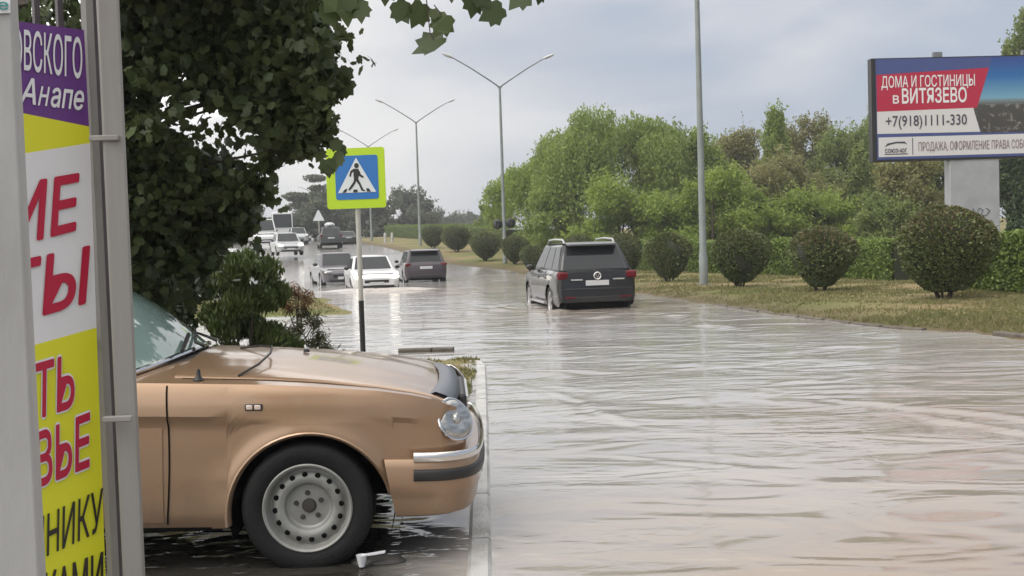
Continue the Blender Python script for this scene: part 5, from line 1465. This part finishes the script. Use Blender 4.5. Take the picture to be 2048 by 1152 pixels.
# headlights: tear-drop lens around the wing corner, chrome-edged
for s in (-1, 1):
    rot = Matrix.Rotation(-s * R(-52), 3, 'Z') @ Matrix.Rotation(R(-24), 3, 'Y')
    c_ = Vector((.683, s * .762, .715))
    rows = []
    n_ = 26
    for r_ in np.linspace(0, 1, 7):
        row = []
        for k in range(n_):
            th = 2 * math.pi * k / n_
            yy, zz2 = .096 * math.cos(th), .104 * math.sin(th)
            tear = 1 - .22 * math.cos(th) * s * 0 - .12 * math.sin(th)
            q = Vector((.062 * (1 - r_ ** 2.4), yy * r_ * tear, zz2 * r_))
            row.append(c_ + rot @ q + Vector((.012, s * .012, 0)))
        rows.append(row)
    hl = MB().grid(rows, closed=True).build('headlight', M['clear'], vc)
    bowl = [[c_ + rot @ Vector((.030 - .012 * (1 - (k2 / 5) ** 2) - .03 * (k2 / 5) ** 6, .090 * math.cos(2 * math.pi * k / n_) * k2 / 5, .097 * math.sin(2 * math.pi * k / n_) * k2 / 5 * 1.0)) + Vector((.012, s * .012, 0)) for k in range(n_)] for k2 in range(1, 6)]
    MB().grid(bowl, closed=True).ball(c_ + rot @ Vector((.022, 0, -.01)), (.022, .034, .034)).build('reflector', M['bowl'], hl)
    MB().tube(rows[-1] + [rows[-1][0]], .007, 6).build('headlight_trim', M['chrome'], vc)
# front bumper, swept round the nose
def bumper_path(inset=0.0):
    pts = [(.362, -.905), (.50, -.905), (.60, -.90), (.68, -.875), (.745, -.82), (.785, -.73), (.808, -.6), (.825, -.35), (.832, 0)]
    pts = pts + [(x, -y) for x, y in reversed(pts[:-1])]
    return [Vector((x - inset * .5, y * (1 - inset / .9), 0)) for x, y in pts]
def sweep(section, i0=0, i1=None, sx=None):
    pts = bumper_path(); i1 = i1 or len(pts)
    rows = []
    for k in range(i0, i1):
        t_ = (pts[min(k + 1, len(pts) - 1)] - pts[max(k - 1, 0)]).normalized(); n_ = Vector((t_.y, -t_.x, 0))
        rows.append([pts[k] + n_ * o_ + Vector((0, 0, z + (0.02 * (k / 8 if k <= 8 else (16 - k) / 8) if z < .36 else 0))) for o_, z in section])
    return rows
def smooth_rows(rows, n=4):
    out = []
    k = len(rows)
    for i in range(k - 1):
        for j in range(n):
            u = j / n
            r0_, r1_, r2_, r3_ = rows[max(i - 1, 0)], rows[i], rows[i + 1], rows[min(i + 2, k - 1)]
            out.append([.5 * ((2 * b) + (c2 - a2) * u + (2 * a2 - 5 * b + 4 * c2 - d2) * u * u + (3 * b - a2 - 3 * c2 + d2) * u ** 3) for a2, b, c2, d2 in zip(r0_, r1_, r2_, r3_)])
    out.append(rows[-1])
    return out
sec = [(-.05, .545), (-.004, .545), (.004, .535), (.012, .505), (.018, .44), (.016, .395), (.004, .372), (.0, .345), (-.004, .30), (-.014, .275), (-.05, .262)]
rows = smooth_rows(sweep(sec))
# the lower corner of the bumper slants forward from the wheel arch
for i in range(0, 8):
    for q in rows[i]:
        q.x += (.545 - q.z) * .20 * (1 - i / 8)
        if rows[i][0].y > 0: pass
for i in range(len(rows) - 8, len(rows)):
    for q in rows[i]:
        q.x += (.545 - q.z) * .20 * (1 - (len(rows) - 1 - i) / 8)
bm_ = MB().grid(rows)
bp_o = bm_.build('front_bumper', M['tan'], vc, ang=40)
MB().grid(smooth_rows(sweep([(.006, .574), (.016, .580), (.024, .572), (.026, .55), (.020, .538), (.008, .536)], 1, 16)), closed=True).build('bumper_chrome', M['chrome'], bp_o, ang=50)
MB().grid(smooth_rows(sweep([(.014, .500), (.024, .498), (.029, .49), (.030, .456), (.025, .447), (.014, .444)], 1, 16)), closed=True).build('bumper_moulding', M['blackplastic'], bp_o, ang=50)
MB().grid([[r_[0] + Vector((0, 0, .002)) for r_ in rows], [Vector((r_[0].x - .12, r_[0].y * .86, .55)) for r_ in rows]]).build('bumper_top', M['tan'], bp_o)
MB().box((.842, 0, .41), (.012, .52, .112)).build('number_plate', M['plate'], vc, bevel=.003)
# rear end pieces, for other points of view
MB().box((-4.08, 0, .46), (.10, 1.6, .18)).build('rear_bumper', M['tan'], vc, bevel=.03)
for s in (-1, 1):
    MB().box((-4.06, s * .66, .70), (.07, .26, .14)).build('tail_light', M['taillamp'], vc, bevel=.02)
# wheels: steel disc with sixteen round holes
def steel_wheel(x, s):
    t = wheel(vc, x, s * .775, .312, .312, .205, s, 'none', .205)
    mb = MB(); o_ = s * .205
    mb.lathe([(.207, o_ * .44), (.212, o_ * .475), (.206, o_ * .50), (.196, o_ * .47), (.190, o_ * .38), (.186, o_ * .30), (.180, o_ * .24), (.172, o_ * .25), (.160, o_ * .315), (.142, o_ * .345), (.128, o_ * .34), (.114, o_ * .30), (.106, o_ * .19), (.098, o_ * .165), (.04, o_ * .16), (.034, o_ * .16)], 64)
    rim = mb.build('rim', M['silversteel'], t, ang=30)
    for k in range(16):
        a = 2 * math.pi * k / 16 + .1
        mb = MB(); mb.lathe([(.0135, 0), (.0095, s * .002), (.0, s * .002)], 12, (.156 * math.cos(a), o_ * .335, .156 * math.sin(a)))
        mb.build('vent_hole', M['dark_void'], rim)
    for k in range(5):
        a = 2 * math.pi * k / 5 + R(97)
        mb = MB(); mb.lathe([(.0125, -s * .01), (.0125, s * .006), (.009, s * .011), (.0, s * .011)], 6, (.062 * math.cos(a), o_ * .165, .062 * math.sin(a)))
        mb.build('wheel_bolt', M['stone'], rim)
    mb = MB(); mb.lathe([(.034, o_ * .1), (.033, o_ * .19), (.028, o_ * .22), (.0, o_ * .23)], 18); mb.build('hub_cap', M['stone'], rim)
    return t
for x in (0.0, -2.80):
    for s in (-1, 1):
        w_ = steel_wheel(x, s)
# a torn white plastic cup and a flat dark stone by the front wheel
p = foot(725, 5.18, 0)
mb = MB(); mb.lathe([(.0, .0), (.014, .0), (.026, .055), (.024, .055), (.012, .004)], 14, (p.x, p.y - .02, .008), 'Z'); mb.box((p.x + .06, p.y - .0, .063), (.10, .03, .006), Matrix.Rotation(R(-8), 3, 'Y'))
tag(mb.build('plastic_cup', M['white_pl']), 'torn white plastic cup in the puddle by the front tyre of the tan car', 'cup')
mb = MB(); mb.ball((p.x + .085, p.y + .07, .005), (.115, .06, .03)); mb.ball((p.x + .02, p.y + .08, .0), (.09, .06, .03))
tag(mb.build('flat_stone', M['stone']), 'flat dark stone breaking the water ahead of the front tyre', 'stone')

# ------------------------------------------------------------------ rain-washed air
hz = MB().box((0, 280, 10), (1500, 700, 26)).build('haze', [], smooth=False, fix=False)
hm = bpy.data.materials.new('haze_air'); hm.use_nodes = True
ht = hm.node_tree; ht.nodes.clear()
ho = N(ht, 'ShaderNodeOutputMaterial'); hv = N(ht, 'ShaderNodeVolumePrincipled')
hv.inputs['Color'].default_value = (0.92, 0.93, 0.95, 1); hv.inputs['Density'].default_value = 0.0009; hv.inputs['Anisotropy'].default_value = 0.3
ht.links.new(hv.outputs[0], ho.inputs['Volume'])
hz.data.materials.append(hm); hz['kind'] = 'stuff'
